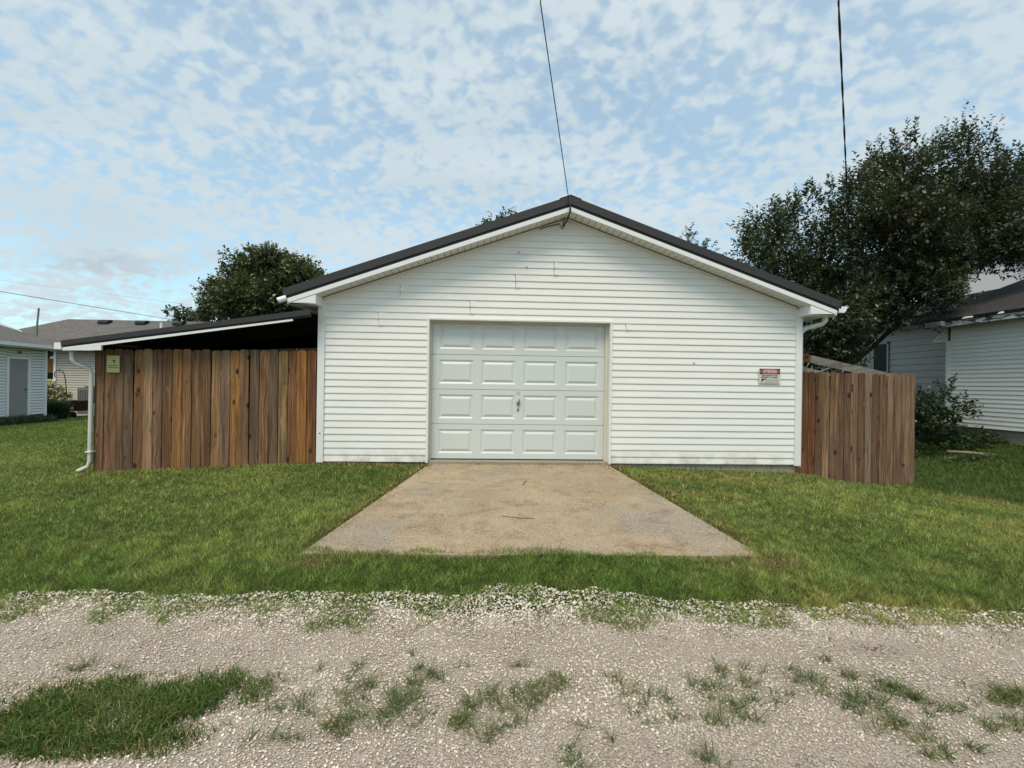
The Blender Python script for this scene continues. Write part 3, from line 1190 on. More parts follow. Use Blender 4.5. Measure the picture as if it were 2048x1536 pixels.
xa = -2.86
m.prism([(LX0 + .01, lz(LX0) - .128), (xa, lz(xa) - .126), (xa, lz(xa) - .099), (LX0 + .01, lz(LX0) - .087)], 'y', YR - .002, YR + .022)
m.build('rake_fascia', M['alu'], lean)
m = MB()
m.prism([(LX0 + .01, 1.876), (-5.475, 1.888), (-5.475, lz(-5.475) - .128), (LX0 + .01, lz(LX0) - .130)], 'y', YR - .001, YR + .03)
m.build('eave_return', M['alu'], lean, bevel=.004)
m = MB()
m.box(-5.785, -5.74, YF + .012, 12.0, 0.0, 2.003)
m.box(-5.785, LX1, 12.0, 12.1, -.1, 2.45)
m.build('wall', M['tar'], lean)  # interior shade is in the board colour
for k, yy in enumerate((7.6, 8.5, 9.4, 10.3, 11.2)):
    m = MB()
    m.prism([(LX0 + .2, lz(LX0 + .2) - .17), (LX1 - .001, lz(LX1) - .17), (LX1 - .001, lz(LX1) - .032), (LX0 + .2, lz(LX0 + .2) - .032)], 'y', yy, yy + .04)
    m.build('rafter', M['tar'], lean)
m = MB()
m.box(-6.10, -6.005, YR + .01, 12.2, 1.915, 1.925)
m.box(-6.10, -6.09, YR + .01, 12.2, 1.926, 1.985)
m.box(-6.10, -6.005, YR - .006, YR + .009, 1.895, 1.985)
m.build('gutter', M['alu'], lean)
m = MB()
m.tube([(-5.945, 6.60, 1.90), (-5.945, 6.60, 1.76), (-5.915, 6.62, 1.70), (-5.81, 6.72, 1.635), (-5.795, 6.735, 1.57), (-5.80, 6.735, 0.31), (-5.82, 6.73, 0.225), (-5.90, 6.715, 0.180), (-5.945, 6.71, 0.160)], .031, 8, True, (1, .8))
m.build('downspout', painted('chalky_downspout', (0.60, 0.61, 0.565, 1), 0.5, 0.15), lean, True)
m = MB()
m.box(-5.835, -5.757, 6.695, 6.775, .43, .445)
m.build('downspout_strap', M['alu'], lean)

# ------------------------------------------------------------------ fences


def picket_mesh(w, h, th=.016):
    c = .026
    pts = [(-w / 2, 0), (w / 2, 0), (w / 2, h - c * 1.3), (w / 2 - c * .45, h - c * .35), (w / 2 - c * 1.2, h), (-w / 2 + c * 1.2, h), (-w / 2 + c * .45, h - c * .35), (-w / 2, h - c * 1.3)]
    return MB().prism(pts, 'y', -th / 2, th / 2)


def fence(name, label, x0, x1, n, y, ztop, cols, wood_mat, seed, w_fac):
    r = random.Random(seed)
    f = thing(name, ((x0 + x1) / 2, y, float(hgt((x0 + x1) / 2, y))), label, 'fence')
    w = (x1 - x0) / n
    for k in range(n):
        x = x0 + w * (k + .5)
        gz = float(hgt(x, y)) - .015
        zt_ = ztop[0] + (ztop[1] - ztop[0]) * (k + .5) / n + r.uniform(-.012, .010)
        m = picket_mesh(w * w_fac * r.uniform(.985, 1.0), zt_ - gz)
        o = m.build('picket', wood_mat, None)
        o.parent = f
        o.location = Vector((x + r.uniform(-.002, .002), y + r.uniform(-.005, .005), gz)) - f.location
        o.rotation_euler = (r.uniform(-.006, .006), r.uniform(-.004, .004), r.uniform(-.03, .03))
        c = lin(*cols[k])
        mean = lin(112, 87, 66)
        o.color = tuple(min(1, (q * .58 + v * .42) * 1.56) for q, v in zip(c[:3], mean)) + (1,)
    for zr in (.35, 1.0, 1.62):
        m = MB()
        za, zb = float(hgt(x0, y)), float(hgt(x1, y))
        m.hexa([(x0, y + .012, za + zr), (x1, y + .012, zb + zr), (x1, y + .05, zb + zr), (x0, y + .05, za + zr)],
               [(x0, y + .012, za + zr + .09), (x1, y + .012, zb + zr + .09), (x1, y + .05, zb + zr + .09), (x0, y + .05, za + zr + .09)])
        m.build('rail', M['dark_wood'], f)
    for xp in np.linspace(x0 + .06, x1 - .06, 3 if n > 20 else 2):
        m = MB()
        zz = float(hgt(xp, y))
        m.box(xp - .045, xp + .045, y + .052, y + .142, zz - .1, zz + 1.66)
        m.build('post', M['dark_wood'], f)
    return f


LC = [(104, 76, 55), (112, 79, 57), (105, 82, 62), (84, 71, 60), (120, 82, 50), (160, 130, 102), (112, 88, 68), (98, 65, 38), (146, 103, 50), (135, 98, 64), (112, 82, 54),
      (95, 66, 44), (135, 105, 66), (118, 99, 84), (156, 112, 54), (115, 85, 60), (80, 69, 60), (122, 93, 60), (88, 72, 60), (134, 112, 74), (112, 68, 38), (158, 104, 46), (104, 56, 24)]
RC = [(105, 58, 30), (108, 60, 34), (112, 64, 36), (116, 68, 40), (95, 68, 48), (142, 114, 84), (126, 99, 76), (95, 68, 55), (92, 72, 58), (125, 98, 78), (85, 62, 50),
      (126, 114, 102), (95, 72, 58), (100, 78, 62), (132, 107, 84), (116, 93, 77), (120, 97, 79), (118, 95, 77)]
fence('wooden_fence', 'long brown wooden picket fence closing the front of the lean-to', -5.790, -2.620, 23, 6.78, (1.925, 1.952), LC, M['wood'], 5, .945)
fence('wooden_fence', 'short reddish brown picket fence at the right corner of the garage', 4.84, 7.06, 18, 7.25, (1.776, 1.752), RC, M['wood'], 9, .935)

# yellow camera sign on the left fence
ysg = thing('surveillance_sign', (-5.505, 6.752, 1.584), 'small pale yellow camera sign on the left brown fence', 'sign')
m = MB()
m.box(-5.596, -5.417, 6.752, 6.757, 1.584, 1.828)
m.build('sign_board', painted('sign_yellow', (0.50, 0.48, 0.20, 1), 0.4, 0.08, 14), ysg)
sd = painted('sign_dark_olive', (0.035, 0.035, 0.012, 1), 0.5)
m = MB()
m.prism([(-5.527, 1.756), (-5.498, 1.764), (-5.484, 1.764), (-5.476, 1.750), (-5.482, 1.738), (-5.496, 1.728), (-5.512, 1.752)], 'y', 6.7508, 6.7518)
m.prism([(-5.496, 1.728), (-5.488, 1.722), (-5.470, 1.706), (-5.470, 1.698), (-5.480, 1.704), (-5.500, 1.722)], 'y', 6.7508, 6.7518)
m.build('camera_emblem', sd, ysg)
for zz, xa, xb in ((1.677, -5.578, -5.434), (1.648, -5.574, -5.434)):
    m = MB()
    xx = xa
    rr = random.Random(int(zz * 1000))
    while xx < xb - .008:
        w = rr.choice((.010, .012, .016, .020))
        m.box(xx, min(xx + w, xb), 6.7508, 6.7518, zz, zz + .010)
        xx += w + .003
    m.build('small_print', sd, ysg)

# open timber frame behind the right fence
frame = thing('timber_frame', (6.0, 7.9, 0.0), 'open frame of weathered grey rafters behind the right fence', 'frame')
GREY, RED = lin(150, 146, 138), lin(150, 90, 62)


def rafter(xa, za, xb, zb, y, h, col):
    m = MB()
    n = Vector((xb - xa, zb - za)).normalized()
    m.prism([(xa, za - h), (xb, zb - h), (xb, zb), (xa, za)], 'y', y, y + .04)
    o = m.build('rafter', M['timber'], frame)
    o.color = col
    return o


rafter(5.52, 2.078, 7.16, 1.745, 7.62, .135, GREY)
rafter(4.86, 2.212, 5.52, 2.078, 7.62, .135, RED)
rafter(4.86, 2.24, 6.9, 1.78, 8.82, .12, GREY)
for (a, b) in (((5.50, 7.66, 1.975), (6.0, 8.84, 1.985)), ((5.95, 7.66, 1.885), (6.62, 8.84, 1.845))):
    m = MB()
    m.tube([a, b], .013, 6)
    m.build('rod', M['alu'], frame)
m = MB()
m.box(5.355, 5.395, 7.66, 7.70, -.05, 2.10)
o = m.build('post', M['timber'], frame)
o.color = lin(150, 105, 88)
m = MB()
m.box(7.06, 7.14, 7.67, 7.75, -.2, 1.76)
o = m.build('post', M['timber'], frame)
o.color = GREY
m = MB()
m.box(6.84, 6.92, 8.87, 8.95, -.2, 1.80)
o = m.build('post', M['timber'], frame)
o.color = GREY

# ------------------------------------------------------------------ right-hand neighbour house
HX = 11.8
hr = thing('neighbour_house', (14, 9.5, 0.25), 'white sided neighbour house with dark roof behind the right lawn', 'house')
HY0, HY1 = 5.5, 11.25
HZ0 = 0.605
m = MB()
m.box(HX + .03, 18, HY0, HY1, HZ0, 3.30)
m.build('wall', M['sheath'], hr)
m = MB()
m.box(HX + .06, 18, HY0, HY1 - .05, -.3, HZ0 - .002)
m.build('foundation', M['block'], hr)


def plank_x(parent, X, ya, yb2, z0, z1, mat, rnd):
    m = MB()
    vv, ff = [], []
    seg = 4
    for i in range(seg + 1):
        y = ya + (yb2 - ya) * i / seg
        j = rnd.uniform(-.001, .001)
        vv += [(X + .01, y, z0), (X - .014 + j, y, z0 + j), (X + .006, y, z1 + .004)]
    for i in range(seg):
        a = i * 3
        ff += [(a, a + 3, a + 4, a + 1), (a + 1, a + 4, a + 5, a + 2)]
    e = seg * 3
    ff += [(0, 1, 2), (e, e + 2, e + 1)]
    m.add(vv, ff)
    return m.build('siding_plank', mat, parent)


for k in range(25):
    plank_x(hr, HX, HY0, HY1 - .09, HZ0 + k * .1017, HZ0 + (k + 1) * .1017, M['white_worn'], prng)
m = MB()
m.box(HX - .022, HX + .03, HY1 - .09, HY1 + .01, HZ0, 2.78)
m.build('corner_trim', M['white_worn'], hr)
m = MB()
for k in range(7):
    z = 2.775 + k * .09
    ye = HY1 + .34 - k * .055
    if k < 6:
        m.prism([(HX + .01, z), (HX - .014, z), (HX + .006, z + .094), (HX + .01, z + .094)], 'y', HY1 - .0, ye)
m.box(HX + .011, HX + .3, HY1 + .0, HY1 + .05, 2.775, 3.2)
m.build('gable_return', M['white_worn'], hr)
m = MB()
m.tube([(HX - .02, HY1 + .36, 2.77), (HX - .02, HY1 + .02, 3.10)], .022, 4)
m.tube([(HX - .015, HY1 + .38, 2.765), (HX - .015, HY1 - .1, 2.765)], .014, 4)
m.build('return_trim', M['white_worn'], hr)
m = MB()
m.prism([(11.36, 3.235), (15.2, 4.72), (15.2, 4.80), (11.34, 3.30)], 'y', HY0 - .3, HY1 + .75)
m.prism([(15.2, 4.72), (19, 3.25), (19, 3.33), (15.2, 4.80)], 'y', HY0 - .3, HY1 + .75)
m.build('roof', M['shingle_dark'], hr)
m = MB()
m.box(11.385, 11.41, HY0 - .3, HY1 + .70, 3.105, 3.225)
m.build('fascia', M['peel'], hr)
m = MB()
m.box(11.412, HX + .03, HY0 - .3, HY1 + .1, 3.125, 3.14)
m.build('soffit', painted('dirty_soffit', (0.32, 0.30, 0.24, 1), 0.7), hr)
m = MB()
m.prism([(11.27, 3.13), (11.38, 3.13), (11.38, 3.245), (11.245, 3.245), (11.255, 3.2)], 'y', HY1 - .35, HY1 + .72)
m.build('gutter', painted('weathered_gutter', (0.42, 0.42, 0.41, 1), 0.5), hr)
for (ya, yb2) in ((8.9, 9.15), (9.55, 9.68), (10.2, 10.45)):
    m = MB()
    m.add([(11.33, ya, 3.235), (11.33, yb2, 3.23), (11.375, yb2 - .05, 3.300), (11.375, ya + .04, 3.295), (11.32, ya, 3.245), (11.32, yb2, 3.24), (11.365, yb2 - .05, 3.312), (11.365, ya + .04, 3.305)],
          [(0, 1, 2, 3), (4, 7, 6, 5), (0, 4, 5, 1), (1, 5, 6, 2), (2, 6, 7, 3), (3, 7, 4, 0)])
    m.build('loose_flashing', M['alu'], hr)
# rear wing in grey cladding
wing = hr
m = MB()
m.box(12.93, 18, 12.2, 17.5, .3, 3.62)
m.build('rear_wall', M['sheath'], hr)
for k in range(17):
    o = plank_x(hr, 12.9, 12.2, 17.5, .32 + k * .196, .32 + (k + 1) * .196, M['grey_wall'], prng)
m = MB()
m.prism([(12.45, 3.60), (14.8, 4.42), (14.8, 4.51), (12.42, 3.68)], 'y', 12.02, 18)
m.prism([(14.8, 4.42), (17.4, 3.5), (17.4, 3.59), (14.8, 4.51)], 'y', 12.02, 18)
m.build('rear_roof', M['shingle_dark'], hr)
m = MB()
m.box(12.45, 12.90, 12.02, 18, 3.55, 3.575)
m.box(12.43, 12.45, 12.02, 18, 3.50, 3.60)
m.build('rear_soffit', painted('grey_soffit', (0.2, 0.2, 0.2, 1), 0.7), hr)
win = MB()
for (ya, yb2, za, zb) in ((14.16, 14.22, 2.0, 3.06), (14.72, 14.80, 2.0, 3.06), (14.16, 14.80, 3.0, 3.06), (14.16, 14.80, 2.0, 2.05)):
    win.box(12.855, 12.882, ya, yb2, za, zb)
wo = win.build('window', M['grey_wall'], hr)
m = MB()
m.box(12.868, 12.876, 14.22, 14.72, 2.05, 3.0)
m.build('pane', M['glass'], wo)
# taller house beyond
hu = thing('back_house', (18.5, 19.5, 0), 'tall pale house glimpsed behind the dark tree at right', 'house')
m = MB()
m.prism([(16.2, -.3), (23, -.3), (23, 6.2), (19.6, 8.3), (16.2, 6.2)], 'y', 17.8, 25)
m.build('wall', painted('pale_lilac_wall', (0.52, 0.52, 0.55, 1), 0.5), hu)
m = MB()
m.prism([(15.8, 6.1), (19.6, 8.42), (19.6, 8.52), (15.75, 6.18)], 'y', 17.4, 25.3)
m.prism([(19.6, 8.42), (23.4, 6.1), (23.45, 6.18), (19.6, 8.52)], 'y', 17.4, 25.3)
m.build('roof', M['shingle_dark'], hu)

# ------------------------------------------------------------------ houses at far left


class Frame2:
    """local frame of a wall: origin, direction along it, outward normal"""

    def __init__(self, o, d):
        self.o = Vector((o[0], o[1], 0))
        self.d = Vector((d[0], d[1], 0)).normalized()
        self.n = Vector((self.d.y, -self.d.x, 0))

    def p(self, s, t, z):
        q = self.o + self.d * s + self.n * t
        return (q.x, q.y, z)

    def box(self, m, s0, s1, t0, t1, z0, z1):
        m.hexa([self.p(s0, t0, z0), self.p(s1, t0, z0), self.p(s1, t1, z0), self.p(s0, t1, z0)], [self.p(s0, t0, z1), self.p(s1, t0, z1), self.p(s1, t1, z1), self.p(s0, t1, z1)])

    def laps(self, m, s0, s1, z0, z1, h, d=.016):
        z = z0
        while z < z1 - .01:
            zt_ = min(z + h, z1)
            d = .036
            z_ = z + h * .17  # gap left below each lap; dark backing stands in for its shadow
            m.add([self.p(s0, .001, z_), self.p(s1, .001, z_), self.p(s1, d, z_), self.p(s0, d, z_), self.p(s1, .006, zt_), self.p(s0, .006, zt_)], [(0, 1, 2, 3), (3, 2, 4, 5), (0, 3, 5), (1, 4, 2)])
            z += h


# small white house with the grey door: s runs away from the camera, normal faces right
fa = Frame2((-16.06, 12.0), (-.155, .988))
LEN = 5.87
ha = thing('small_house', (-18, 15, -.1), 'small white sided house with a grey door at far left', 'house')
m = MB()
fa.box(m, -1.0, LEN, -6.0, 0.0, -.4, 2.52)
m.build('wall', M['sheath'], ha)  # dark backing, seen through the lap gaps as painted shadow lines
m = MB()
fa.laps(m, -1.0, 4.18, .12, 2.50, .1017)
fa.laps(m, 5.12, LEN - .1, .12, 2.50, .1017)
fa.laps(m, 4.18, 5.12, 2.22, 2.50, .1017)
m.build('siding', M['white_far'], ha)
m = MB()
fa.box(m, LEN - .1, LEN, 0.0, .042, .05, 2.50)
m.build('corner_trim', M['alu'], ha)
do = MB()
fa.box(do, 4.18, 4.27, .002, .045, .10, 2.22)
fa.box(do, 5.03, 5.12, .002, .045, .10, 2.22)
fa.box(do, 4.27, 5.03, .002, .045, 2.13, 2.22)
dd = do.build('door', M['alu'], ha)
m = MB()
fa.box(m, 4.27, 5.03, .001, .012, .10, 2.13)
m.build('door_leaf', M['grey_door'], dd)
m = MB()
m.tube([fa.p(4.95, .01, 1.05), fa.p(4.95, .06, 1.05)], .03, 8)
m.build('door_knob', M['grey_metal'], dd)
m = MB()
m.tube([fa.p(4.65, .0, 2.36), fa.p(4.65, .10, 2.36)], .05, 8)
m.build('wall_light', M['grey_metal'], ha)
m = MB()
a0, a1 = -1.2, LEN + .55
m.hexa([fa.p(a0, .50, 2.56), fa.p(a1, .50, 2.56), fa.p(a1 - .3, -3.0, 3.82), fa.p(a0, -3.0, 3.82)], [fa.p(a0, .50, 2.66), fa.p(a1, .50, 2.66), fa.p(a1 - .3, -3.0, 3.92), fa.p(a0, -3.0, 3.92)])
m.hexa([fa.p(a0, -3.0, 3.82), fa.p(a1 - .3, -3.0, 3.82), fa.p(a1, -6.5, 2.7), fa.p(a0, -6.5, 2.7)], [fa.p(a0, -3.0, 3.92), fa.p(a1 - .3, -3.0, 3.92), fa.p(a1, -6.5, 2.8), fa.p(a0, -6.5, 2.8)])
m.build('roof', M['shingle'], ha)
m = MB()
fa.box(m, a0, a1 - .02, .505, .62, 2.55, 2.66)
m.build('gutter', M['alu'], ha)
m = MB()
fa.box(m, a0, a1 - .05, .0, .50, 2.52, 2.55)
m.build('soffit', M['soffit'], ha)

# gable behind it, far left edge
hc = thing('gable_house', (-27, 25, -.3), 'gable roof with white rake board at the far left edge', 'house')
m = MB()
m.hexa([(-30, 24.0, 5.9), (-24.1, 24.0, 3.70), (-24.1, 28, 2.6), (-30, 28, 3.6)], [(-30, 24.0, 6.0), (-24.1, 24.0, 3.80), (-24.1, 28, 2.7), (-30, 28, 3.7)])
m.build('roof', M['shingle'], hc)
m = MB()
m.hexa([(-30, 23.96, 5.80), (-24.05, 23.96, 3.62), (-24.05, 23.99, 3.62), (-30, 24.15, 5.80)], [(-30, 23.96, 6.02), (-24.05, 23.96, 3.84), (-24.05, 23.99, 3.84), (-30, 24.15, 6.02)])
m.build('rake_board', M['alu'], hc)
m = MB()
m.hexa([(-30, 24.3, -.5), (-24.6, 24.3, -.5), (-24.6, 27.6, -.5), (-30, 27.6, -.5)], [(-30, 24.3, 5.5), (-24.6, 24.3, 3.6), (-24.6, 27.6, 2.6), (-30, 27.6, 3.5)])
m.build('wall', M['white_far'], hc)
pole = MB()
pole.tube([(-23.95, 24.6, -.4), (-23.94, 24.6, 4.2), (-23.86, 24.6, 5.12)], .038, 8)
pole.tube([(-23.88, 24.6, 5.0), (-23.80, 24.55, 5.10)], .03, 6)
tag(pole.build('service_mast', M['grey_metal']), 'thin grey service mast rising above the far left roofs', 'mast')

# long beige house with the hip roof
hb = thing('beige_house', (-18, 28, -.45), 'long beige sided house with grey hip roof beyond the lean-to', 'house')
fb = Frame2((-25.5, 25.0), (1, 0))
m = MB()
m.box(-25.5, -8, 25.0, 32, -.7, 3.05)
m.build('wall', M['sheath'], hb)  # kept dark so strips between laps imitate shade
m = MB()
m.box(-25.5, -8, 24.97, 24.995, -.7, .735)
m.build('lower_wall', M['beige'], hb)
m = MB()
fb.laps(m, 0.0, 17.5, .72, 3.05, .127, .02)
m.build('siding', M['beige'], hb)
m = MB()
rid = [(-25.9, 28.5, 5.06), (-11.5, 28.5, 5.06)]
ev = [(-29.0, 24.5, 3.02), (-7.5, 24.5, 3.02), (-7.5, 32.5, 3.02), (-29.0, 32.5, 3.02)]
m.add(ev + rid + [(p[0], p[1], p[2] - .08) for p in ev], [(0, 1, 5, 4), (1, 2, 5), (2, 3, 4, 5), (3, 0, 4), (6, 9, 8, 7), (0, 6, 7, 1), (1, 7, 8, 2), (2, 8, 9, 3), (3, 9, 6, 0)])
m.build('roof', M['shingle'], hb)
m = MB()
m.box(-29, -7.5, 24.40, 24.49, 2.92, 3.02)
m.build('gutter', M['alu'], hb)
for vx in (-23.3, -21.15, -18.98, -16.6):
    m = MB()
    m.prism([(27.75, 4.72), (28.15, 4.90), (28.15, 5.02), (27.85, 4.98), (27.75, 4.86)], 'x', vx - .28, vx + .28)
    m.build('roof_vent', M['black'], hb)
m = MB()
m.tube([(-19.06, 26.6, 4.0), (-19.06, 26.6, 4.72)], .07, 8)
m.build('vent_pipe', M['alu'], hb)
wb = MB()
for (xa, xb, za, zb) in ((-24.15, -24.05, 1.3, 2.95), (-23.40, -23.28, 1.3, 2.95), (-24.05, -23.4, 2.5, 2.62), (-24.05, -23.4, 2.88, 2.95), (-24.05, -23.4, 1.3, 1.4)):
    wb.box(xa, xb, 24.93, 24.975, za, zb)
wbo = wb.build('window', M['alu'], hb)
m = MB()
m.box(-24.05, -23.4, 24.955, 24.965, 1.75, 2.5)
m.build('screen', M['bronze'], wbo)
m = MB()
m.box(-24.05, -23.4, 24.955, 24.965, 1.4, 1.745)
m.box(-24.05, -23.4, 24.955, 24.965, 2.62, 2.88)
m.build('pane', M['glass'], wbo)
# lantern hanging under the small house eave
lt = thing('hanging_lantern', (-17.35, 18.5, 2.3), 'small black lantern hanging under the small white house eave', 'lantern')
m = MB()
lp = fa.p(LEN + .25, -.12, 0)
m.tube([(lp[0], lp[1], 2.64), (lp[0], lp[1], 2.52)], .012, 6)
m.build('chain', M['iron'], lt)
m = MB()
m.tube([(lp[0], lp[1], 2.54), (lp[0], lp[1], 2.44), (lp[0], lp[1], 2.42), (lp[0], lp[1], 2.26), (lp[0], lp[1], 2.22)], [.03, .10, .085, .065, .02], 8)
m.build('lantern_body', M['iron'], lt)

ac = thing('air_conditioner', (-20.85, 24.3, -.4), 'grey outdoor air conditioner against the beige house', 'air conditioner')
m = MB()
m.box(-21.25, -20.45, 23.9, 24.75, -.42, 1.0)
m.build('casing', painted('ac_grey', (0.16, 0.165, 0.165, 1), 0.5), ac, bevel=.03)
for k in range(9):
    m = MB()
    m.box(-21.20 + k * .083, -21.16 + k * .083, 23.87, 23.895, -.3, .88)
    m.build('louvre', M['grey_metal'], ac)
m = MB()
m.tube([(-20.85, 24.3, 1.0), (-20.85, 24.3, 1.06)], .30, 14)
m.build('fan_guard', M['iron'], ac)

cart = thing('garden_cart', (-18.9, 21.0, -.3), 'dark brown garden cart with two wheels on the patio', 'cart')
m = MB()
cx_, cy_ = -18.75, 21.0
m.hexa([(cx_ - .32, cy_ - .35, .02), (cx_ + .36, cy_ - .35, .02), (cx_ + .36, cy_ + .35, .02), (cx_ - .32, cy_ + .35, .02)], [(cx_ - .52, cy_ - .45, .46), (cx_ + .46, cy_ - .45, .46), (cx_ + .46, cy_ + .45, .46), (cx_ - .52, cy_ + .45, .46)])
m.build('tub', M['rust'], cart)
m = MB()
m.box(cx_ - .55, cx_ + .49, cy_ - .48, cy_ + .48, .44, .485)
m.build('rim', M['rust'], cart)
for wx in (cx_ - .02, cx_ + .26):
    m = MB()
    m.tube([(wx, cy_ - .46, -.14), (wx, cy_ - .36, -.14)], .145, 14)
    m.build('wheel', M['black'], cart)
m = MB()
m.tube([(cx_ - .45, cy_, .1), (cx_ - .95, cy_, .25), (cx_ - 1.1, cy_, .5)], .025, 6)
m.build('handle', M['iron'], cart)
chair = thing('patio_chair', (-17.9, 21.6, -.3), 'white framed dark patio chair beside the garden cart', 'chair')
for dx in (-.28, .28):
    m = MB()
    m.tube([(-17.9 + dx, 21.3, -.28), (-17.9 + dx, 21.32, .34), (-17.9 + dx, 21.55, .38), (-17.9 + dx, 21.9, .34), (-17.9 + dx, 21.95, -.3)], .025, 6)
    m.build('arm', M['alu'], chair)
m = MB()
m.box(-18.17, -17.63, 21.3, 21.85, .08, .13)
m.build('seat', M['black'], chair)
m = MB()
m.hexa([(-18.15, 21.82, .12), (-17.65, 21.82, .12), (-17.65, 21.86, .12), (-18.15, 21.86, .12)], [(-18.15, 22.0, .72), (-17.65, 22.0, .72), (-17.65, 22.04, .72), (-18.15, 22.04, .72)])
m.build('backrest', M['black'], chair)

hook = MB()
hk = [(-18.33, 20.2, -.35), (-18.36, 20.2, .5), (-18.45, 20.2, 1.4), (-18.50, 20.2, 1.62), (-18.58, 20.2, 1.78), (-18.70, 20.2, 1.84), (-18.82, 20.2, 1.80), (-18.90, 20.2, 1.70), (-18.90, 20.2, 1.55), (-18.86, 20.2, 1.50)]
hook.tube(hk, .018, 6)
hook.tube([(-18.70, 20.2, 1.83), (-18.68, 20.2, 1.72), (-18.62, 20.2, 1.70)], .012, 6)
hook.tube([(-18.33, 20.2, -.02), (-18.18, 20.2, -.02), (-18.18, 20.2, -.35)], .012, 6)
tag(hook.build('shepherd_hook', M['iron']), 'black shepherd hook standing by the yellow flowers', 'garden hook')

# ------------------------------------------------------------------ overhead wires


def wire(name, pts, rad, label, mat, twist=0, sub=24, group=None):
    """polyline through pts with a slight sag between ends"""
    P = []
    for (a, b) in zip(pts[:-1], pts[1:]):
        a, b = Vector(a), Vector(b)
        for k in range(sub):
            t = k / sub
            p = a.lerp(b, t)
            P.append(p)
    P.append(Vector(pts[-1]))
    m = MB()
    if twist:
        for ph in (0, math.pi):
            Q = []
            for k, p in enumerate(P):
                a = k * twist + ph
                Q.append(p + Vector((math.cos(a), 0, math.sin(a))) * rad * .9)
            m.tube(Q, rad, 6)
    else:
        m.tube(P, rad, 6)
    return tag(m.build(name, mat, None, True), label, 'wire', group)


wire('service_wire', [(-.55, -8, 9.2), (.389, 4.2, 5.07), (1.045, 6.47, 4.21), (1.045, 6.46, 4.10)], .0055, 'thin black service wire running down to the garage ridge', M['black'], 0, 20)
dl = MB()
dl.tube([(1.06, 6.46, 4.16), (1.07, 6.455, 4.06), (1.065, 6.48, 3.98), (1.035, 6.58, 3.90), (1.005, 6.66, 3.86), (1.0, 6.70, 3.87), (1.02, 6.73, 3.95), (1.035, 6.70, 4.03)], .008, 6)
dl.tube([(1.075, 6.46, 4.10), (1.08, 6.46, 4.02), (1.055, 6.52, 3.93), (1.01, 6.62, 3.84), (.99, 6.70, 3.83), (.96, 6.765, 3.93), (.80, 6.768, 3.89), (.66, 6.768, 3.845)], .007, 6)
tag(dl.build('drip_loop', M['black'], None, True), 'black looped cable under the garage gable peak', 'cable')
wire('service_wire', [(1.2, -3.5, 6.6), (3.499, 4.5, 5.50), (5.6, 7.0, 5.15), (11.45, 14.0, 4.9), (12.9, 15.8, 4.95)], .0075, 'thick twisted black wire in front of the dark tree', M['black'], .33, 60)
wire('power_line', [(-45, 16, 9.5), (-20.99, 20.0, 5.113), (-18.6, 27.9, 4.96)], .013, 'dark power line sloping down to the beige roof', M['iron'], 0, 12)
wire('power_line', [(-60, 30, 12.0), (-31.5, 30, 7.65), (-15.0, 30, 5.8)], .0045, 'faint upper power line at far left in the sky', M['grey_metal'], 0, 12)

# ------------------------------------------------------------------ vegetation helpers


def blades(X, Y, Z, h, w, lean, col, rng, tip=1.15, name='grass', mat=None, parent=None, bend=.35):
    """one leaning three-face blade (two quads merged to tapered strip) at each point"""
    n = len(X)
    az = rng.uniform(0, 2 * math.pi, n)
    la = rng.uniform(0, 2 * math.pi, n)
    wx, wy = np.cos(az) * w / 2, np.sin(az) * w / 2
    lx, ly = np.cos(la) * lean * h, np.sin(la) * lean * h
    B = np.stack([X, Y, Z - .004], -1)
    mid = B + np.stack([lx * bend, ly * bend, h * .62], -1)
    top = B + np.stack([lx, ly, h * (1 - .25 * lean)], -1)
    W = np.stack([wx, wy, np.zeros(n)], -1)
    V = np.empty((n, 5, 3))
    V[:, 0], V[:, 1] = B - W, B + W
    V[:, 2], V[:, 3] = mid + W * .8, mid - W * .8
    V[:, 4] = top
    k = np.arange(n)[:, None] * 5
    T = np.concatenate([k + np.array([[0, 1, 2]]), k + np.array([[0, 2, 3]]), k + np.array([[3, 2, 4]])], 0)
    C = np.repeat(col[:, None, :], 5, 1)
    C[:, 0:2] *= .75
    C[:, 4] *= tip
    return V.reshape(-1, 3), T, C.reshape(-1, 3)


def blade1(X, Y, Z, h, w, lean, col, rng):
    """single-triangle blade for the mown lawn"""
    n = len(X)
    az = rng.uniform(0, 2 * math.pi, n)
    la = rng.uniform(0, 2 * math.pi, n)
    B = np.stack([X, Y, Z - .004], -1)
    W = np.stack([np.cos(az) * w / 2, np.sin(az) * w / 2, np.zeros(n)], -1)
    V = np.empty((n, 3, 3))
    V[:, 0], V[:, 1] = B - W, B + W
    V[:, 2] = B + np.stack([np.cos(la) * lean * h, np.sin(la) * lean * h, h * np.sqrt(np.clip(1 - lean ** 2 * .8, .1, 1))], -1)
    T = np.arange(n * 3).reshape(-1, 3)
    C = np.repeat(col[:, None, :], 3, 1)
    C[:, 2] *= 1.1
    return V.reshape(-1, 3), T, C.reshape(-1, 3)


def pick(c1, c2, t):
    t = np.clip(t, 0, 1)[:, None]
    return np.array(c1)[None] * (1 - t) + np.array(c2)[None] * t


def excluded(x, y):
    sl = in_slab(x, y, .0)
    sl = in_slab(x, y, -.13 * np.clip(fbm(x * 3.6, y * 3.6, 111) * 2.8 - .9, 0, 1))
    bld = ((x > XL - .02) & (x < XR) & (y > YF - .03)) | ((x > -5.79) & (x < XL) & (y > YF - .01)) | ((x > XR) & (x < 7.05) & (y > 7.27) & (y < 9.5))
    hs = (x > HX - .02) & (y < 11.3) | (x > 12.85)
    return sl | bld | hs


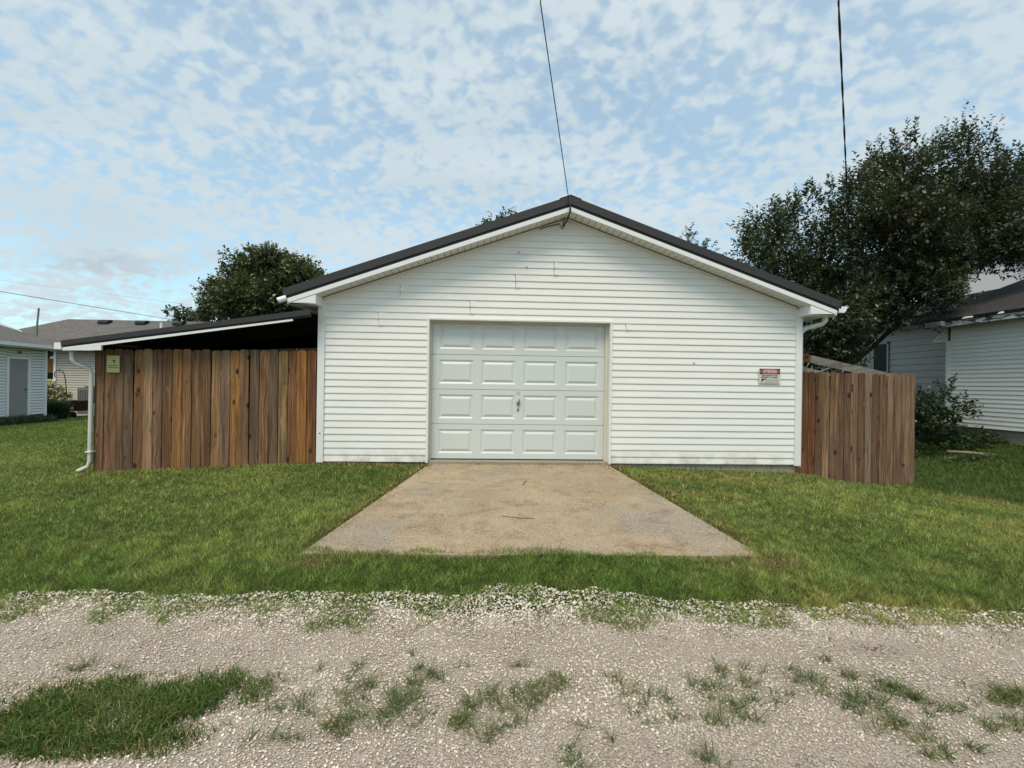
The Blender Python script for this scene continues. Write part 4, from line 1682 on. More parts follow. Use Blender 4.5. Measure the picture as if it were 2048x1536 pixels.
# ------------------------------------------------------------------ lawn
rng = np.random.default_rng(21)
NB = 900000
d = 2.7 * (20.5 / 2.7) ** rng.uniform(0, 1, NB)
xx = rng.uniform(-1.25, 1.3, NB) * d + rng.uniform(-.7, .7, NB)
yy = d
edge = 2.98 - 0.045 * xx
rag = -(fbm(xx * 3.3, yy * 4.1, 33) - .5) * .16 + (fbm(xx * 5, yy * 7, 8) - .5) * .60 + .24
# gravel spills into the verge in front of the drive
spill = .26 * np.exp(-((xx - .15) / .6) ** 2) * (fbm(xx * 6, yy * 7, 12) > .50) + .03
keep = (yy - edge - spill + rag > -.26) & ~excluded(xx, yy)
dens = sstep(-.03, .13, yy - edge - spill + rag)
keep &= rng.uniform(0, 1, NB) < dens
# thin out beyond where single blades can be told apart, and bare earth along the slab edge
l_, r_ = slab_half(yy)
dslab = np.maximum(np.maximum(l_ - xx, xx - r_), 0)
near_slab = (yy > 3.7) & (yy < 6.8)
keep &= ~(near_slab & (dslab < .06) & (rng.uniform(0, 1, NB) < .75))
keep &= ~((xx < -13.0) & (yy > 20.0))
xx, yy = xx[keep], yy[keep]
n = len(xx)
edge = 2.98 - 0.045 * xx
zz = np.where(in_slab(xx, yy), slab_z(yy) - .006, hgt(xx, yy))
patch = fbm(xx * .9, yy * .9, 41)
fine_ = fbm(xx * 5, yy * 5, 43)
verge = 1 - sstep(.25, .95, yy - edge + .25 * (patch - .5))
long_right = sstep(-.15, .25, xx - (6.75 + (7.25 - yy) * .55)) * (xx > 5)
stripe = .5 + .5 * np.sin((yy * .95 + xx * .12) * 6.2 + 2.0 * fbm(xx * .5, yy * .5, 121))
col = pick((.118, .174, .040), (.218, .262, .074), (patch - .5) * 3.4 + .5 + rng.normal(0, .20, n))
col = pick((1, 1, 1), (1.17, 1.12, 1.05), stripe * .8 + rng.normal(0, .1, n)) * col
dry = np.clip((fbm(xx * .7 + 20, yy * 1.8, 47) - .46) * 4, 0, 1) * (xx > 1.7) * 1.1 + .14
tipl = rng.uniform(0, 1, n) < .13
col[tipl] = pick((.24, .31, .10), (.34, .39, .15), rng.uniform(0, 1, tipl.sum()))
isdry = rng.uniform(0, 1, n) < dry * .36
col[isdry] = pick((.30, .22, .075), (.40, .32, .15), rng.uniform(0, 1, isdry.sum()))
lush = verge * np.clip(.35 + (fine_ - .5) * 1.6, 0, 1)
col = col * (1 - lush[:, None] * .65) + np.array([.085, .172, .030])[None] * rng.uniform(.7, 1.3, n)[:, None] * lush[:, None] * .65
lr = long_right[:, None]
col = col * (1 - lr) + lr * pick((.066, .112, .026), (.110, .150, .042), fine_ + rng.normal(0, .2, n))  # longer, darker grass, with the tree's shade also put into its colour
farl = sstep(7.5, 11, yy)[:, None] * (xx < 0)[:, None]
col = col * (1 - farl * .5) + farl * .5 * np.array([.135, .19, .042])[None]
l_, r_ = slab_half(yy)
dslab = np.maximum(np.maximum(l_ - xx, xx - r_), 0)
deadedge = (yy < 6.9) & (yy > 3.80) & (dslab < .22) & (rng.uniform(0, 1, n) < .62 * (1 - dslab / .22))
deadedge |= (yy > YF - .22) & (xx < DL) & (xx > XL) & (rng.uniform(0, 1, n) < .5 * fine_ + .15)
col[deadedge] = pick((.20, .115, .05), (.36, .27, .13), rng.uniform(0, 1, deadedge.sum()))
col *= rng.uniform(.6, 1.45, n)[:, None]
tuftn = vnoise(xx * 16, yy * 16, 101) * .6 + vnoise(xx * 31, yy * 31, 102) * .4
clump = .30 + 1.25 * tuftn + .25 * fine_
col *= (.36 + 1.36 * tuftn)[:, None]
h = (.034 + .016 * rng.uniform(0, 1, n)) * clump * (1 + verge * .05 + long_right * .8)
h = np.maximum(h, .0040 * yy)
w = np.maximum(.0055, .00155 * yy) * rng.uniform(.7, 1.3, n)
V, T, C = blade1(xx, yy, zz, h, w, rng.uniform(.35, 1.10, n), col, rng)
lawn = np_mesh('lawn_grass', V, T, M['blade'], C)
tag(lawn, 'short mown green grass on both sides of the driveway', 'grass', None, 'stuff')

# ------------------------------------------------------------------ loose stones on the alley
ico = []
ph = (1 + 5 ** .5) / 2
for a in (-1, 1):
    for b in (-ph, ph):
        ico += [(0, a, b), (a, b, 0), (b, 0, a)]
ico = np.array(ico, float)
ico /= np.linalg.norm(ico[0])
faces = []
for i in range(12):
    for j in range(i + 1, 12):
        for k in range(j + 1, 12):
            if all(abs(np.linalg.norm(ico[p] - ico[q]) - 1.0515) < .02 for p, q in ((i, j), (j, k), (i, k))):
                nn = np.cross(ico[j] - ico[i], ico[k] - ico[i])
                faces.append((i, j, k) if nn @ ico[i] > 0 else (i, k, j))
faces = np.array(faces)


def stones(x, y, size, col, rng, sink=.16):
    n = len(x)
    P = ico[None] * (1 + rng.uniform(-.28, .28, (n, 12, 1)))
    P = P * np.stack([rng.uniform(.75, 1.3, n), rng.uniform(.6, 1.0, n), rng.uniform(.36, .70, n)], -1)[:, None, :]
    a = rng.uniform(0, 2 * math.pi, n)
    tl = rng.normal(0, .3, n)
    c, s = np.cos(a)[:, None], np.sin(a)[:, None]
    ct, st = np.cos(tl)[:, None], np.sin(tl)[:, None]
    X, Yv, Zv = P[..., 0], P[..., 1], P[..., 2]
    X, Zv = X * ct - Zv * st, X * st + Zv * ct
    X, Yv = X * c - Yv * s, X * s + Yv * c
    P = np.stack([X, Yv, Zv], -1) * (size / 2)[:, None, None]
    P[..., 0] += x[:, None]
    P[..., 1] += y[:, None]
    P[..., 2] += (hgt(x, y) + .006 + size * sink)[:, None]
    T = (np.arange(n)[:, None, None] * 12 + faces[None]).reshape(-1, 3)
    return P.reshape(-1, 3), T, np.repeat(col, 12, 0)


rng = np.random.default_rng(5)
NS = 92000
d = np.sqrt(rng.uniform(1.35 ** 2, 3.35 ** 2, NS))
sx = rng.uniform(-1.22, 1.22, NS) * d + rng.uniform(-.5, .5, NS)
sy = d
edge = 2.98 - .045 * sx
rel = sy - edge
loose = sstep(-.42, -.02, rel) * .9 + .50 * fbm(sx * 1.1, sy * 1.6, 71) * np.exp(-((sy - 2.15) / .26) ** 2)
spill = .34 * np.exp(-((sx - .15) / .75) ** 2)
keep = (rel < .02 + spill * (fbm(sx * 4, sy * 5, 77)) + .13 * (fbm(sx * 3.3, sy * 4.1, 33) - .5)) & (rng.uniform(0, 1, NS) < .56 + .44 * loose)
sx, sy, loose, rel = sx[keep], sy[keep], loose[keep], rel[keep]
n = len(sx)
size = .0058 + .0100 * rng.uniform(0, 1, n) ** 2.2 + .0125 * loose ** 1.5 * rng.uniform(0, 1, n) ** 1.3
pt = fbm(sx * 1.3, sy * 2.2, 60)
col = pick((.60, .505, .41), (.83, .745, .64), rng.uniform(0, 1, n) * .75 + .28 * loose)
white = rng.uniform(0, 1, n) < .07 + .12 * loose
col[white] = pick((.62, .585, .53), (.72, .69, .65), rng.uniform(0, 1, white.sum()))
dark = rng.uniform(0, 1, n) < .07
col[dark] *= .55
dirt = np.exp(-(((sx - 2.22) / .20) ** 2 + ((sy - 2.50) / .07) ** 2)) * .9
dirt = np.maximum(dirt, np.exp(-(((sx - 1.3) / .6) ** 2 + ((sy - 1.72) / .09) ** 2)) * .3)
col = col * (1 - dirt[:, None]) + dirt[:, None] * np.array([.11, .07, .045])[None]
col *= ((.86 + .3 * pt) * rng.uniform(.74, 1.16, n))[:, None]
V, T, C = stones(sx, sy, size, col, rng)
grav = np_mesh('gravel', V, T, M['stone'], C)
tag(grav, 'loose pale limestone chips scattered over the alley', 'gravel', None, 'stuff')

# ------------------------------------------------------------------ weeds in the alley
TUFTS = [(-0.88, 2.07, 3), (-0.87, 1.92, 3), (-0.87, 2.36, 1), (-0.66, 2.02, 3), (-0.68, 2.22, 3), (-0.67, 1.97, 2), (-0.66, 2.38, 2), (-0.63, 2.16, 4), (-0.54, 1.99, 4),
         (-0.34, 2.37, 2), (-0.35, 2.27, 2), (-0.41, 2.15, 4), (-0.44, 2.08, 4), (-0.19, 2.3, 3), (-0.14, 2.37, 1), (0.19, 2.36, 2), (0.17, 2.17, 4), (0.04, 2.09, 4), (0.29, 2.24, 3),
         (0.38, 2.26, 2), (0.15, 2.11, 4), (-0.19, 1.98, 3), (-0.11, 2.02, 3), (-0.08, 1.93, 2), (0.03, 1.93, 3), (-0.28, 2.02, 2), (0.62, 2.29, 1), (0.71, 2.24, 2), (0.76, 2.13, 3),
         (0.64, 2.16, 2), (0.8, 2.01, 3), (0.5, 1.9, 1), (0.3, 1.79, 3), (0.41, 1.97, 1), (-0.42, 2.48, 1), (1.27, 2.29, 3), (1.14, 2.22, 3), (1.28, 2.2, 3), (1.17, 2.06, 4), (1.07, 2.15, 3),
         (1.01, 1.98, 3), (1.38, 2.11, 2), (1.51, 2.17, 3), (1.65, 2.29, 2), (1.68, 2.24, 3), (1.87, 2.42, 2), (1.9, 2.23, 3), (1.94, 2.17, 3), (2.01, 2.13, 4), (2.08, 2.08, 3), (2.1, 2.02, 3),
         (1.72, 2.08, 3), (1.76, 2.0, 4), (1.81, 1.95, 3), (1.91, 1.91, 2), (1.87, 1.84, 2), (2.01, 1.83, 2), (2.53, 2.15, 3), (2.53, 2.08, 4), (2.52, 2.03, 4), (2.27, 1.94, 3), (2.32, 1.91, 3),
         (2.24, 2.08, 2), (0.89, 1.77, 3), (1.8, 1.77, 2), (1.91, 1.77, 2), (-0.99, 2.28, 1), (-1.09, 2.29, 2), (-1.11, 2.19, 2), (-1.32, 2.34, 2), (-2.12, 2.4, 2), (-1.93, 2.38, 2), (-2.07, 2.41, 2)]
rng = np.random.default_rng(9)
px_, py_, ph_, pl_, pc_, pw_ = [], [], [], [], [], []
for (tx, ty, s) in TUFTS:
    k = int((16, 36, 76, 140)[s - 1])
    r = (.022, .040, .060, .082)[s - 1]
    # a tuft is a few rosettes in an uneven line
    cs = [(tx + rng.normal(0, r * 1.1), ty + rng.normal(0, r * .55)) for _ in range(1 + s)]
    c_ = np.array([cs[i] for i in rng.integers(0, len(cs), k)])
    px_.append(c_[:, 0] + rng.normal(0, r * .26, k))
    py_.append(c_[:, 1] + rng.normal(0, r * .20, k))
    ph_.append(rng.uniform(.018, .082, k) * (.72 + .09 * s))
    pl_.append(rng.uniform(.8, 2.2, k))
    t = rng.uniform(0, 1, k)
    cc = pick((.062, .110, .030), (.165, .215, .075), t)
    dry_ = rng.uniform(0, 1, k) < .14
    cc[dry_] = pick((.25, .19, .07), (.36, .29, .13), rng.uniform(0, 1, dry_.sum()))
    pc_.append(cc)
    pw_.append(rng.uniform(.0025, .0048, k))
# the dense hump of grass at lower left
BIG = [(-1.66, 2.08, .50, .27, .8), (-1.5, 2.12, .36, .20, .5), (-1.12, 2.16, .20, .12, .18), (-2.3, 1.9, .5, .14, .5), (-1.2, 2.2, .18, .14, .6), (-2.0, 2.25, .3, .08, .25), (-1.37, 2.2, .24, .19, 1.0), (-1.97, 2.0, .23, .19, .8), (-1.73, 1.91, .3, .11, 1.0), (-2.25, 2.23, .16, .11, .25), (-1.36, 1.95, .27, .13, .7), (-2.07, 2.21, .18, .13, .35), (-2.5, 2.05, .5, .22, .7), (-3.1, 2.1, .5, .25, .9)]
for (bx, by, rx, ry, dn) in BIG:
    k = int(42000 * rx * ry * dn)
    a, rr_ = rng.uniform(0, 2 * math.pi, k), np.sqrt(rng.uniform(0, 1, k))
    x_, y_ = bx + rx * rr_ * np.cos(a), by + ry * rr_ * np.sin(a)
    ok = rng.uniform(0, 1, k) < np.clip(1.38 - 1.0 * rr_ ** 2 + (fbm(x_ * 5, y_ * 7, 90) - .5) * 3.4, 0, 1)
    x_, y_, rr_ = x_[ok], y_[ok], rr_[ok]
    k = len(x_)
    px_.append(x_)
    py_.append(y_)
    ph_.append(rng.uniform(.025, .085, k) * (1.15 - .5 * rr_ ** 2) * (.45 + .55 * dn))
    pl_.append(rng.uniform(.2, 1.1, k))
    fn = fbm(x_ * 7, y_ * 7, 91)
    cc = pick((.055, .115, .020), (.150, .215, .055), fn + rng.normal(0, .22, k))
    dry_ = rng.uniform(0, 1, k) < .08 + .3 * (1 - dn)
    cc[dry_] = pick((.24, .19, .07), (.38, .31, .15), rng.uniform(0, 1, dry_.sum()))
    pc_.append(cc)
    pw_.append(rng.uniform(.003, .0058, k))
# sparse yellowed sprouts along the stone edge
k = 6500
x_ = rng.uniform(-4.2, 4.2, k)
y_ = 2.86 - .045 * x_ + rng.normal(-.02, .10, k)
ok = fbm(x_ * 5, y_ * 5, 95) > .50
x_, y_ = x_[ok], y_[ok]
k = len(x_)
px_.append(x_)
py_.append(y_)
ph_.append(rng.uniform(.015, .045, k))
pl_.append(rng.uniform(.3, 1.2, k))
pc_.append(pick((.12, .14, .04), (.32, .26, .10), rng.uniform(0, 1, k) ** 1.5))
pw_.append(rng.uniform(.003, .0045, k))
X_, Y_ = np.concatenate(px_), np.concatenate(py_)
for (cx_, cy_, rx, ry, k) in ((-1.32, 3.42, .22, .10, 420), (2.2, 3.42, .20, .09, 300), (-2.15, 6.72, .22, .04, 260), (-1.7, 6.73, .4, .03, 200), (1.95, 6.70, .18, .06, 260), (-1.0, 6.66, .10, .10, 140), (.5, 6.76, 1.2, .02, 160)):
    a_, q_ = rng.normal(cx_, rx * .6, k), rng.normal(cy_, ry * .6, k)
    q_ = np.minimum(q_, YF - .03)
    X_, Y_ = np.r_[X_, a_], np.r_[Y_, q_]
    ph_.append(rng.uniform(.015, .05, k))
    pl_.append(rng.uniform(.6, 1.9, k))
    pc_.append(pick((.16, .09, .045), (.42, .32, .17), rng.uniform(0, 1, k)))
    pw_.append(rng.uniform(.004, .008, k))
Hh, Ll, Cc, Ww = np.concatenate(ph_), np.concatenate(pl_), np.concatenate(pc_), np.concatenate(pw_)
Cc = Cc * rng.uniform(.8, 1.2, len(X_))[:, None]
V, T, C = blades(X_, Y_, np.where(in_slab(X_, Y_), slab_z(Y_), hgt(X_, Y_)) + .004, Hh, Ww, Ll, Cc, rng)
tag(np_mesh('weed_grass', V, T, M['blade'], C), 'crabgrass tufts and long grass growing through the alley stone', 'weeds', None, 'stuff')

# ------------------------------------------------------------------ trees and shrubs


def leaves(base, dirs, nrm, L, Wd):
    """pointed folded leaves: base points, unit directions, side vectors"""
    n = len(base)
    side = np.cross(dirs, nrm)
    side /= np.linalg.norm(side, axis=1, keepdims=True) + 1e-9
    up = np.cross(side, dirs)
    V = np.empty((n, 4, 3))
    V[:, 0] = base
    V[:, 1] = base + dirs * (L * .45)[:, None] + side * (Wd / 2)[:, None] + up * (Wd * .16)[:, None]
    V[:, 2] = base + dirs * L[:, None] - up * (L * .08)[:, None]
    V[:, 3] = base + dirs * (L * .45)[:, None] - side * (Wd / 2)[:, None] + up * (Wd * .16)[:, None]
    return V.reshape(-1, 3), np.arange(n * 4).reshape(-1, 4)


def unit(v):
    return v / (np.linalg.norm(v, axis=-1, keepdims=True) + 1e-9)


def crown(lobes, twigs_per_m3, nleaf, L, Wd, c1, c2, rng, up=.6, tl=(.3, .7), tone=None, hollow=2.4, stem=True):
    """lobes: (x, y, z, rx, ry, rz). Returns leaf mesh arrays and twig polylines"""
    O, D, TL, TT = [], [], [], []
    for (x, y, z, rx, ry, rz) in lobes:
        n = max(4, int(twigs_per_m3 * 4.19 * rx * ry * rz))
        u = unit(rng.normal(0, 1, (n, 3)))
        r = rng.uniform(0, 1, n) ** (1 / hollow)
        sc = np.array([rx, ry, rz])
        O.append(np.array([x, y, z]) + u * r[:, None] * sc * .88)
        D.append(unit(u * .6 + np.array([0, 0, up]) + rng.normal(0, .38, (n, 3))))
        TL.append(rng.uniform(tl[0], tl[1], n))
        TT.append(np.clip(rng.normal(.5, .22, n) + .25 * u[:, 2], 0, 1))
    O, D, TL, TT = np.concatenate(O), np.concatenate(D), np.concatenate(TL), np.concatenate(TT)
    n = len(O)
    s = np.tile(np.linspace(.08, 1.0, nleaf), (n, 1)) + rng.uniform(-.03, .03, (n, nleaf))
    base = O[:, None] + D[:, None] * (s * TL[:, None])[..., None]
    rv = unit(rng.normal(0, 1, (n, nleaf, 3)))
    rv = unit(rv - D[:, None] * (rv * D[:, None]).sum(-1, keepdims=True))
    dr = unit(rv * .85 + D[:, None] * .55 + np.array([0, 0, -.12]))
    nr = unit(rng.normal(0, .5, (n, nleaf, 3)) + np.array([0, 0, 1.0]))
    base, dr, nr = base.reshape(-1, 3), dr.reshape(-1, 3), nr.reshape(-1, 3)
    m_ = len(base)
    Ls = L * rng.uniform(.6, 1.2, m_)
    V, Fq = leaves(base, dr, nr, Ls, Ls * Wd / L * rng.uniform(.8, 1.15, m_))
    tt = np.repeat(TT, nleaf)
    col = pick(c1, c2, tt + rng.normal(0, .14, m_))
    if tone is not None:
        col = tone(base, col, rng)
    col *= rng.uniform(.75, 1.25, m_)[:, None]
    return V, Fq, np.repeat(col, 4, 0), O, D, TL


def tree(name, label, base, lobes, trunk_r, twigs, nleaf, L, Wd, c1, c2, seed, group=None, up=.6, tl=(.3, .7), tone=None, limbs=None, hollow=2.4, cat='tree'):
    rng = np.random.default_rng(seed)
    t = thing(name, base, label, cat, group)
    V, Fq, C, O, D, TL = crown(lobes, twigs, nleaf, L, Wd, c1, c2, rng, up, tl, tone, hollow)
    np_mesh('crown', V, Fq, M['leaf'], C, t)
    # trunk and limbs
    m = MB()
    top = Vector(np.average([l[:3] for l in lobes], 0, weights=[l[3] for l in lobes]))
    b = Vector(base)
    fork = b.lerp(Vector((top.x, top.y, b.z + (top.z - b.z) * .55)), 1.0)
    fork = Vector((b.x + (top.x - b.x) * .35, b.y + (top.y - b.y) * .35, b.z + (top.z - b.z) * .42))
    m.tube([b + Vector((0, 0, -.1)), b.lerp(fork, .5) + Vector((.06, .03, 0)), fork], [trunk_r * 1.25, trunk_r, trunk_r * .8], 8)
    m.build('trunk', M['bark'], t, True)
    rr = random.Random(seed)
    lm = MB()
    for (x, y, z, rx, ry, rz) in lobes:
        e = Vector((x, y, z + rz * .3))
        k = fork.lerp(e, .5) + Vector((rr.uniform(-.2, .2), rr.uniform(-.2, .2), rr.uniform(.0, .3)))
        lm.tube([fork, k, e], [trunk_r * .5, trunk_r * .28, trunk_r * .07], 5)
    lm.build('limbs', M['bark'], t)
    # bare twig stems, three-sided
    n = len(O)
    sel = rng.permutation(n)[:min(n, 2500)]
    o_, d_, l_ = O[sel], D[sel], TL[sel]
    a = unit(np.cross(d_, np.array([.3, .5, .8])))
    b2 = np.cross(d_, a)
    rad = max(.004, trunk_r * .03)
    P = np.empty((len(sel), 6, 3))
    for k in range(3):
        off = (a * math.cos(2.094 * k) + b2 * math.sin(2.094 * k)) * rad
        P[:, k] = o_ - d_ * .12 + off
        P[:, 3 + k] = o_ + d_ * (l_ * .92)[:, None] + off * .3
    k6 = np.arange(len(sel))[:, None] * 6
    Fq2 = np.concatenate([k6 + np.array([[i, (i + 1) % 3, 3 + (i + 1) % 3, 3 + i]]) for i in range(3)], 0)
    np_mesh('twigs', P.reshape(-1, 3), Fq2, M['bark'], None, t)
    return t


RT = [(7.18, 5.5, 0.79), (7.98, 6.05, 0.60), (6.66, 4.7, 0.55), (7.74, 4.33, 1.0), (8.81, 5.15, 1.0), (9.34, 6.22, 0.86), (9.37, 3.85, 1.19), (10.42, 7.10, 0.86), (10.58, 5.6, 1.33), (11.81, 6.56, 1.25), (12.06, 7.7, 0.6),
      (12.91, 6.95, 0.95), (13.89, 7.0, 0.85), (12.94, 5.5, 1.2), (14.05, 5.95, 1.15), (11.84, 4.85, .95), (8.71, 3.04, 0.79), (9.6, 2.7, 0.5), (11.02, 3.95, 0.95), (9.0, 2.3, .6), (9.85, 3.15, .5), (8.6, 2.9, .75), (9.4, 2.75, .6), (10.5, 3.5, .6), (11.4, 4.15, .6), (7.3, 3.5, .75), (8.2, 2.2, .65), (7.6, 2.9, .7), (15.04, 6.4, 1.3), (15.3, 7.3, .9)]
rt_lobes = [(x, 11.6 + .5 * math.sin(i * 2.3), z - (.12 if z > 5 else 0), r * (.86 if z > 5 else .97), r * 1.1, r * (.82 if z > 5 else .93)) for i, (x, z, r) in enumerate(RT)]


def rt_tone(P, c, rng):
    """olive-brown sprays on the left, a few fresh green patches"""
    f = np.clip((fbm(P[:, 0] * .8, P[:, 2] * .8, 7) - .45) * 4, 0, 1)[:, None] * (P[:, 0:1] < 11)
    c = c * (1 - .35 * f) + .35 * f * np.array([.055, .050, .022])
    for (x, z, r) in ((9.3, 6.3, .45), (10.1, 4.4, .30), (9.3, 3.55, .35), (11.3, 4.4, .3)):
        k = np.exp(-((P[:, 0] - x) ** 2 + (P[:, 2] - z) ** 2) / r ** 2)[:, None]
        c = c * (1 - .7 * k) + .7 * k * np.array([.085, .125, .03])
    return c


rtree = tree('shade_tree', 'large dark leafy tree between garage and the right house', (9.6, 12.6, -.05), rt_lobes, .075, 128, 12, .115, .052, (.030, .046, .026), (.088, .112, .064), 31, None, .75, (.28, .62), rt_tone, hollow=2.2)
# the tall upright shoots along the top of the crown, and hanging sprays over the roof
rng = np.random.default_rng(77)
sh = [(12.1, 7.9, .85), (12.15, 8.1, .5), (11.95, 7.8, .6), (10.2, 7.6, .65), (10.55, 7.7, .6), (10.0, 7.3, .6), (9.3, 6.75, .75), (9.55, 6.8, .6), (8.85, 6.1, .7), (9.0, 6.6, .5), (13.2, 7.4, .65), (13.5, 7.3, .7), (13.0, 7.3, .5), (14.0, 7.5, .6), (14.3, 7.3, .6),
      (11.2, 7.3, .7), (11.6, 7.5, .5), (11.0, 7.0, .6), (7.9, 6.35, .45), (8.2, 6.35, .5), (7.6, 5.9, .5), (7.2, 6.0, .4), (6.75, 5.1, .4), (6.5, 4.9, .35), (8.55, 5.7, .65), (12.7, 7.5, .5), (14.7, 7.7, .6), (10.8, 7.4, .5), (9.8, 7.0, .5), (6.9, 5.5, .4)]
O = np.array([(x, 11.4 + rng.uniform(-.5, .5), z + .0) for x, z, _ in sh for _ in range(5)]) + rng.normal(0, .075, (len(sh) * 5, 3))
D = unit(rng.normal(0, .12, (len(O), 3)) + np.array([0, 0, 1]))
TLn = 1.2 * np.repeat([l for _, _, l in sh], 5) * rng.uniform(.6, 1.1, len(O))
nl = 26
s = np.linspace(.05, 1, nl)[None] + rng.uniform(-.02, .02, (len(O), nl))
base = O[:, None] + D[:, None] * (s * TLn[:, None])[..., None]
rv = unit(rng.normal(0, 1, (len(O), nl, 3)) * np.array([1, 1, .2]))
dr = unit(rv * .8 + np.array([0, 0, .55]))
nr = unit(rng.normal(0, .4, (len(O), nl, 3)) + np.array([0, 0, 1.0]))
Ls = np.full(len(O) * nl, .15) * rng.uniform(.6, 1.15, len(O) * nl) * (1.1 - .45 * s.ravel())
V, Fq = leaves(base.reshape(-1, 3), dr.reshape(-1, 3), nr.reshape(-1, 3), Ls, Ls * .42)
C = np.repeat(pick((.036, .052, .030), (.088, .112, .064), rng.uniform(0, 1, len(Ls))), 4, 0)
np_mesh('shoots', V, Fq, M['leaf'], C, rtree)

LT = [(-14.99, 8.54, 1.40), (-16.57, 8.01, 1.35), (-13.38, 8.09, 1.5), (-12.09, 7.79, 1.25), (-17.83, 7.01, 1.2), (-18.45, 6.02, 1.14), (-15.91, 6.4, 1.63), (-14.0, 6.28, 1.8), (-12.39, 6.15, 1.31), (-11.12, 7.1, 0.85), (-14.3, 9.2, .7), (-16.9, 8.9, .6), (-13.3, 9.1, .6)]
tree('shade_tree', 'broad green tree rising behind the lean-to roof', (-14.6, 30.5, -.4), [(x, 30 + 1.2 * math.sin(i * 1.7), z, r, r * 1.3, r * .95) for i, (x, z, r) in enumerate(LT)], .28, 26, 13, .23, .14, (.036, .056, .022), (.125, .150, .058), 42,
     None, .35, (.4, .9), None, hollow=2.2)
tree('shade_tree', 'small far tree just left of the broad green tree', (-22.6, 34.5, -.5), [(-23.4, 34, 6.2, .62, .7, .5), (-22.61, 34, 6.14, .55, .7, .5), (-21.9, 34.3, 6.0, .75, .8, .6), (-22.6, 34.5, 5.0, 1.2, 1.2, 1.0)], .14, 40, 10, .20, .13, (.040, .055, .022), (.085, .105, .040), 43, None, .3, (.25, .5))
tree('ridge_tree', 'tree top showing above the left roof slope of garage', (.6, 34.5, -.4), [(0.95, 34, 13.80, 0.75, .9, .68), (-0.24, 34, 13.25, 0.62, .8, .55), (2.0, 34, 13.1, 1.13, 1.2, 1.0), (0.34, 34, 12.3, 1.5, 1.6, 1.2), (1, 34.5, 10, 2.4, 2.4, 2.4), (-.9, 34, 12.6, .6, .6, .7)], .3, 15, 12, .24, .15, (.036, .060, .020), (.085, .120, .040), 44, None, .4, (.4, .8))
tree('ridge_tree', 'pointed tree top peeking above the right roof slope', (15.4, 34.5, -.4), [(14.86, 34, 12.7, 0.42, .5, .75), (14.8, 34, 13.2, .18, .2, .4), (15.73, 34, 12.15, 0.46, .5, .5), (16.52, 34, 11.85, 0.38, .4, .4), (15.16, 34, 11.2, 0.96, 1, 1), (15.4, 34.5, 9, 1.8, 1.8, 2.2), (17.3, 34, 11.75, .15, .15, .3)], .22, 30, 11, .2, .11, (.045, .066, .024), (.10, .125, .05), 45, None, .7, (.3, .7))

# shrub by the right house
sb = [(10.35, 10.2, .75, .55, .5, .55), (10.05, 10.3, 1.05, .42, .4, .42), (10.62, 10.35, 1.20, .42, .4, .40), (10.9, 10.1, .95, .34, .3, .3), (9.75, 10.3, .70, .42, .4, .45), (10.85, 10.3, 1.55, .18, .2, .22), (9.4, 10.3, 1.05, .22, .2, .22), (11.15, 10.0, 1.0, .16, .16, .12)]
tree('garden_shrub', 'dark green shrub against the right house corner', (10.3, 10.3, .12), sb, .04, 150, 11, .085, .060, (.018, .036, .014), (.048, .085, .028), 51, None, .5, (.15, .34), None, cat='shrub')
# vine and ground cover along the foundation
rng = np.random.default_rng(52)
k = 9000
x_ = rng.uniform(7.9, 11.76, k)
y_ = rng.uniform(9.5, 12.2, k)
hmax = np.clip(.50 - .85 * np.abs(fbm(x_ * 1.1, y_ * 1.1, 3) - .55) - .9 * np.maximum(0, 10.0 - y_) - .12 * np.maximum(0, 9.2 - x_), 0, .5)
ok = hmax > .05
x_, y_, hmax = x_[ok], y_[ok], hmax[ok]
z_ = hgt(x_, y_) + hmax * rng.uniform(.1, 1, len(x_))
P = np.stack([x_, y_, z_], -1)
dr = unit(rng.normal(0, 1, (len(P), 3)) * np.array([1, 1, .4]))
V, Fq = leaves(P, dr, unit(rng.normal(0, .4, (len(P), 3)) + np.array([0, 0, 1])), rng.uniform(.05, .11, len(P)), rng.uniform(.035, .07, len(P)))
C = np.repeat(pick((.020, .040, .014), (.055, .095, .028), rng.uniform(0, 1, len(P))), 4, 0)
tag(np_mesh('ground_cover', V, Fq, M['leaf'], C), 'dark leafy ground cover along the right house foundation', 'ground cover', None, 'stuff')
# fallen plank with pale leaves
lg = MB()
lg.tube([(9.95, 9.45, .16), (10.3, 9.33, .155), (10.75, 9.15, .13)], [.035, .032, .026], 7)
o = lg.build('fallen_branch', M['timber'], None, True)
o.color = lin(150, 142, 120)
tag(o, 'pale fallen branch lying on the grass by the right house', 'branch')
wp = thing('leafy_weed', (9.95, 9.0, float(hgt(9.95, 9.0))), 'low broad leaved weed under the pale fallen branch', 'plant')
k = 170
x_ = rng.normal(9.95, .30, k)
y_ = rng.normal(9.0, .10, k)
P = np.stack([x_, y_, hgt(x_, y_) + rng.uniform(.01, .13, k)], -1)
dr = unit(rng.normal(0, 1, (k, 3)) * np.array([1, 1, .35]))
V, Fq = leaves(P, dr, unit(rng.normal(0, .3, (k, 3)) + np.array([0, 0, 1])), rng.uniform(.05, .12, k), rng.uniform(.025, .05, k))
np_mesh('foliage', V, Fq, M['leaf'], np.repeat(pick((.04, .06, .035), (.15, .19, .12), rng.uniform(0, 1, k) ** 2), 4, 0), wp)

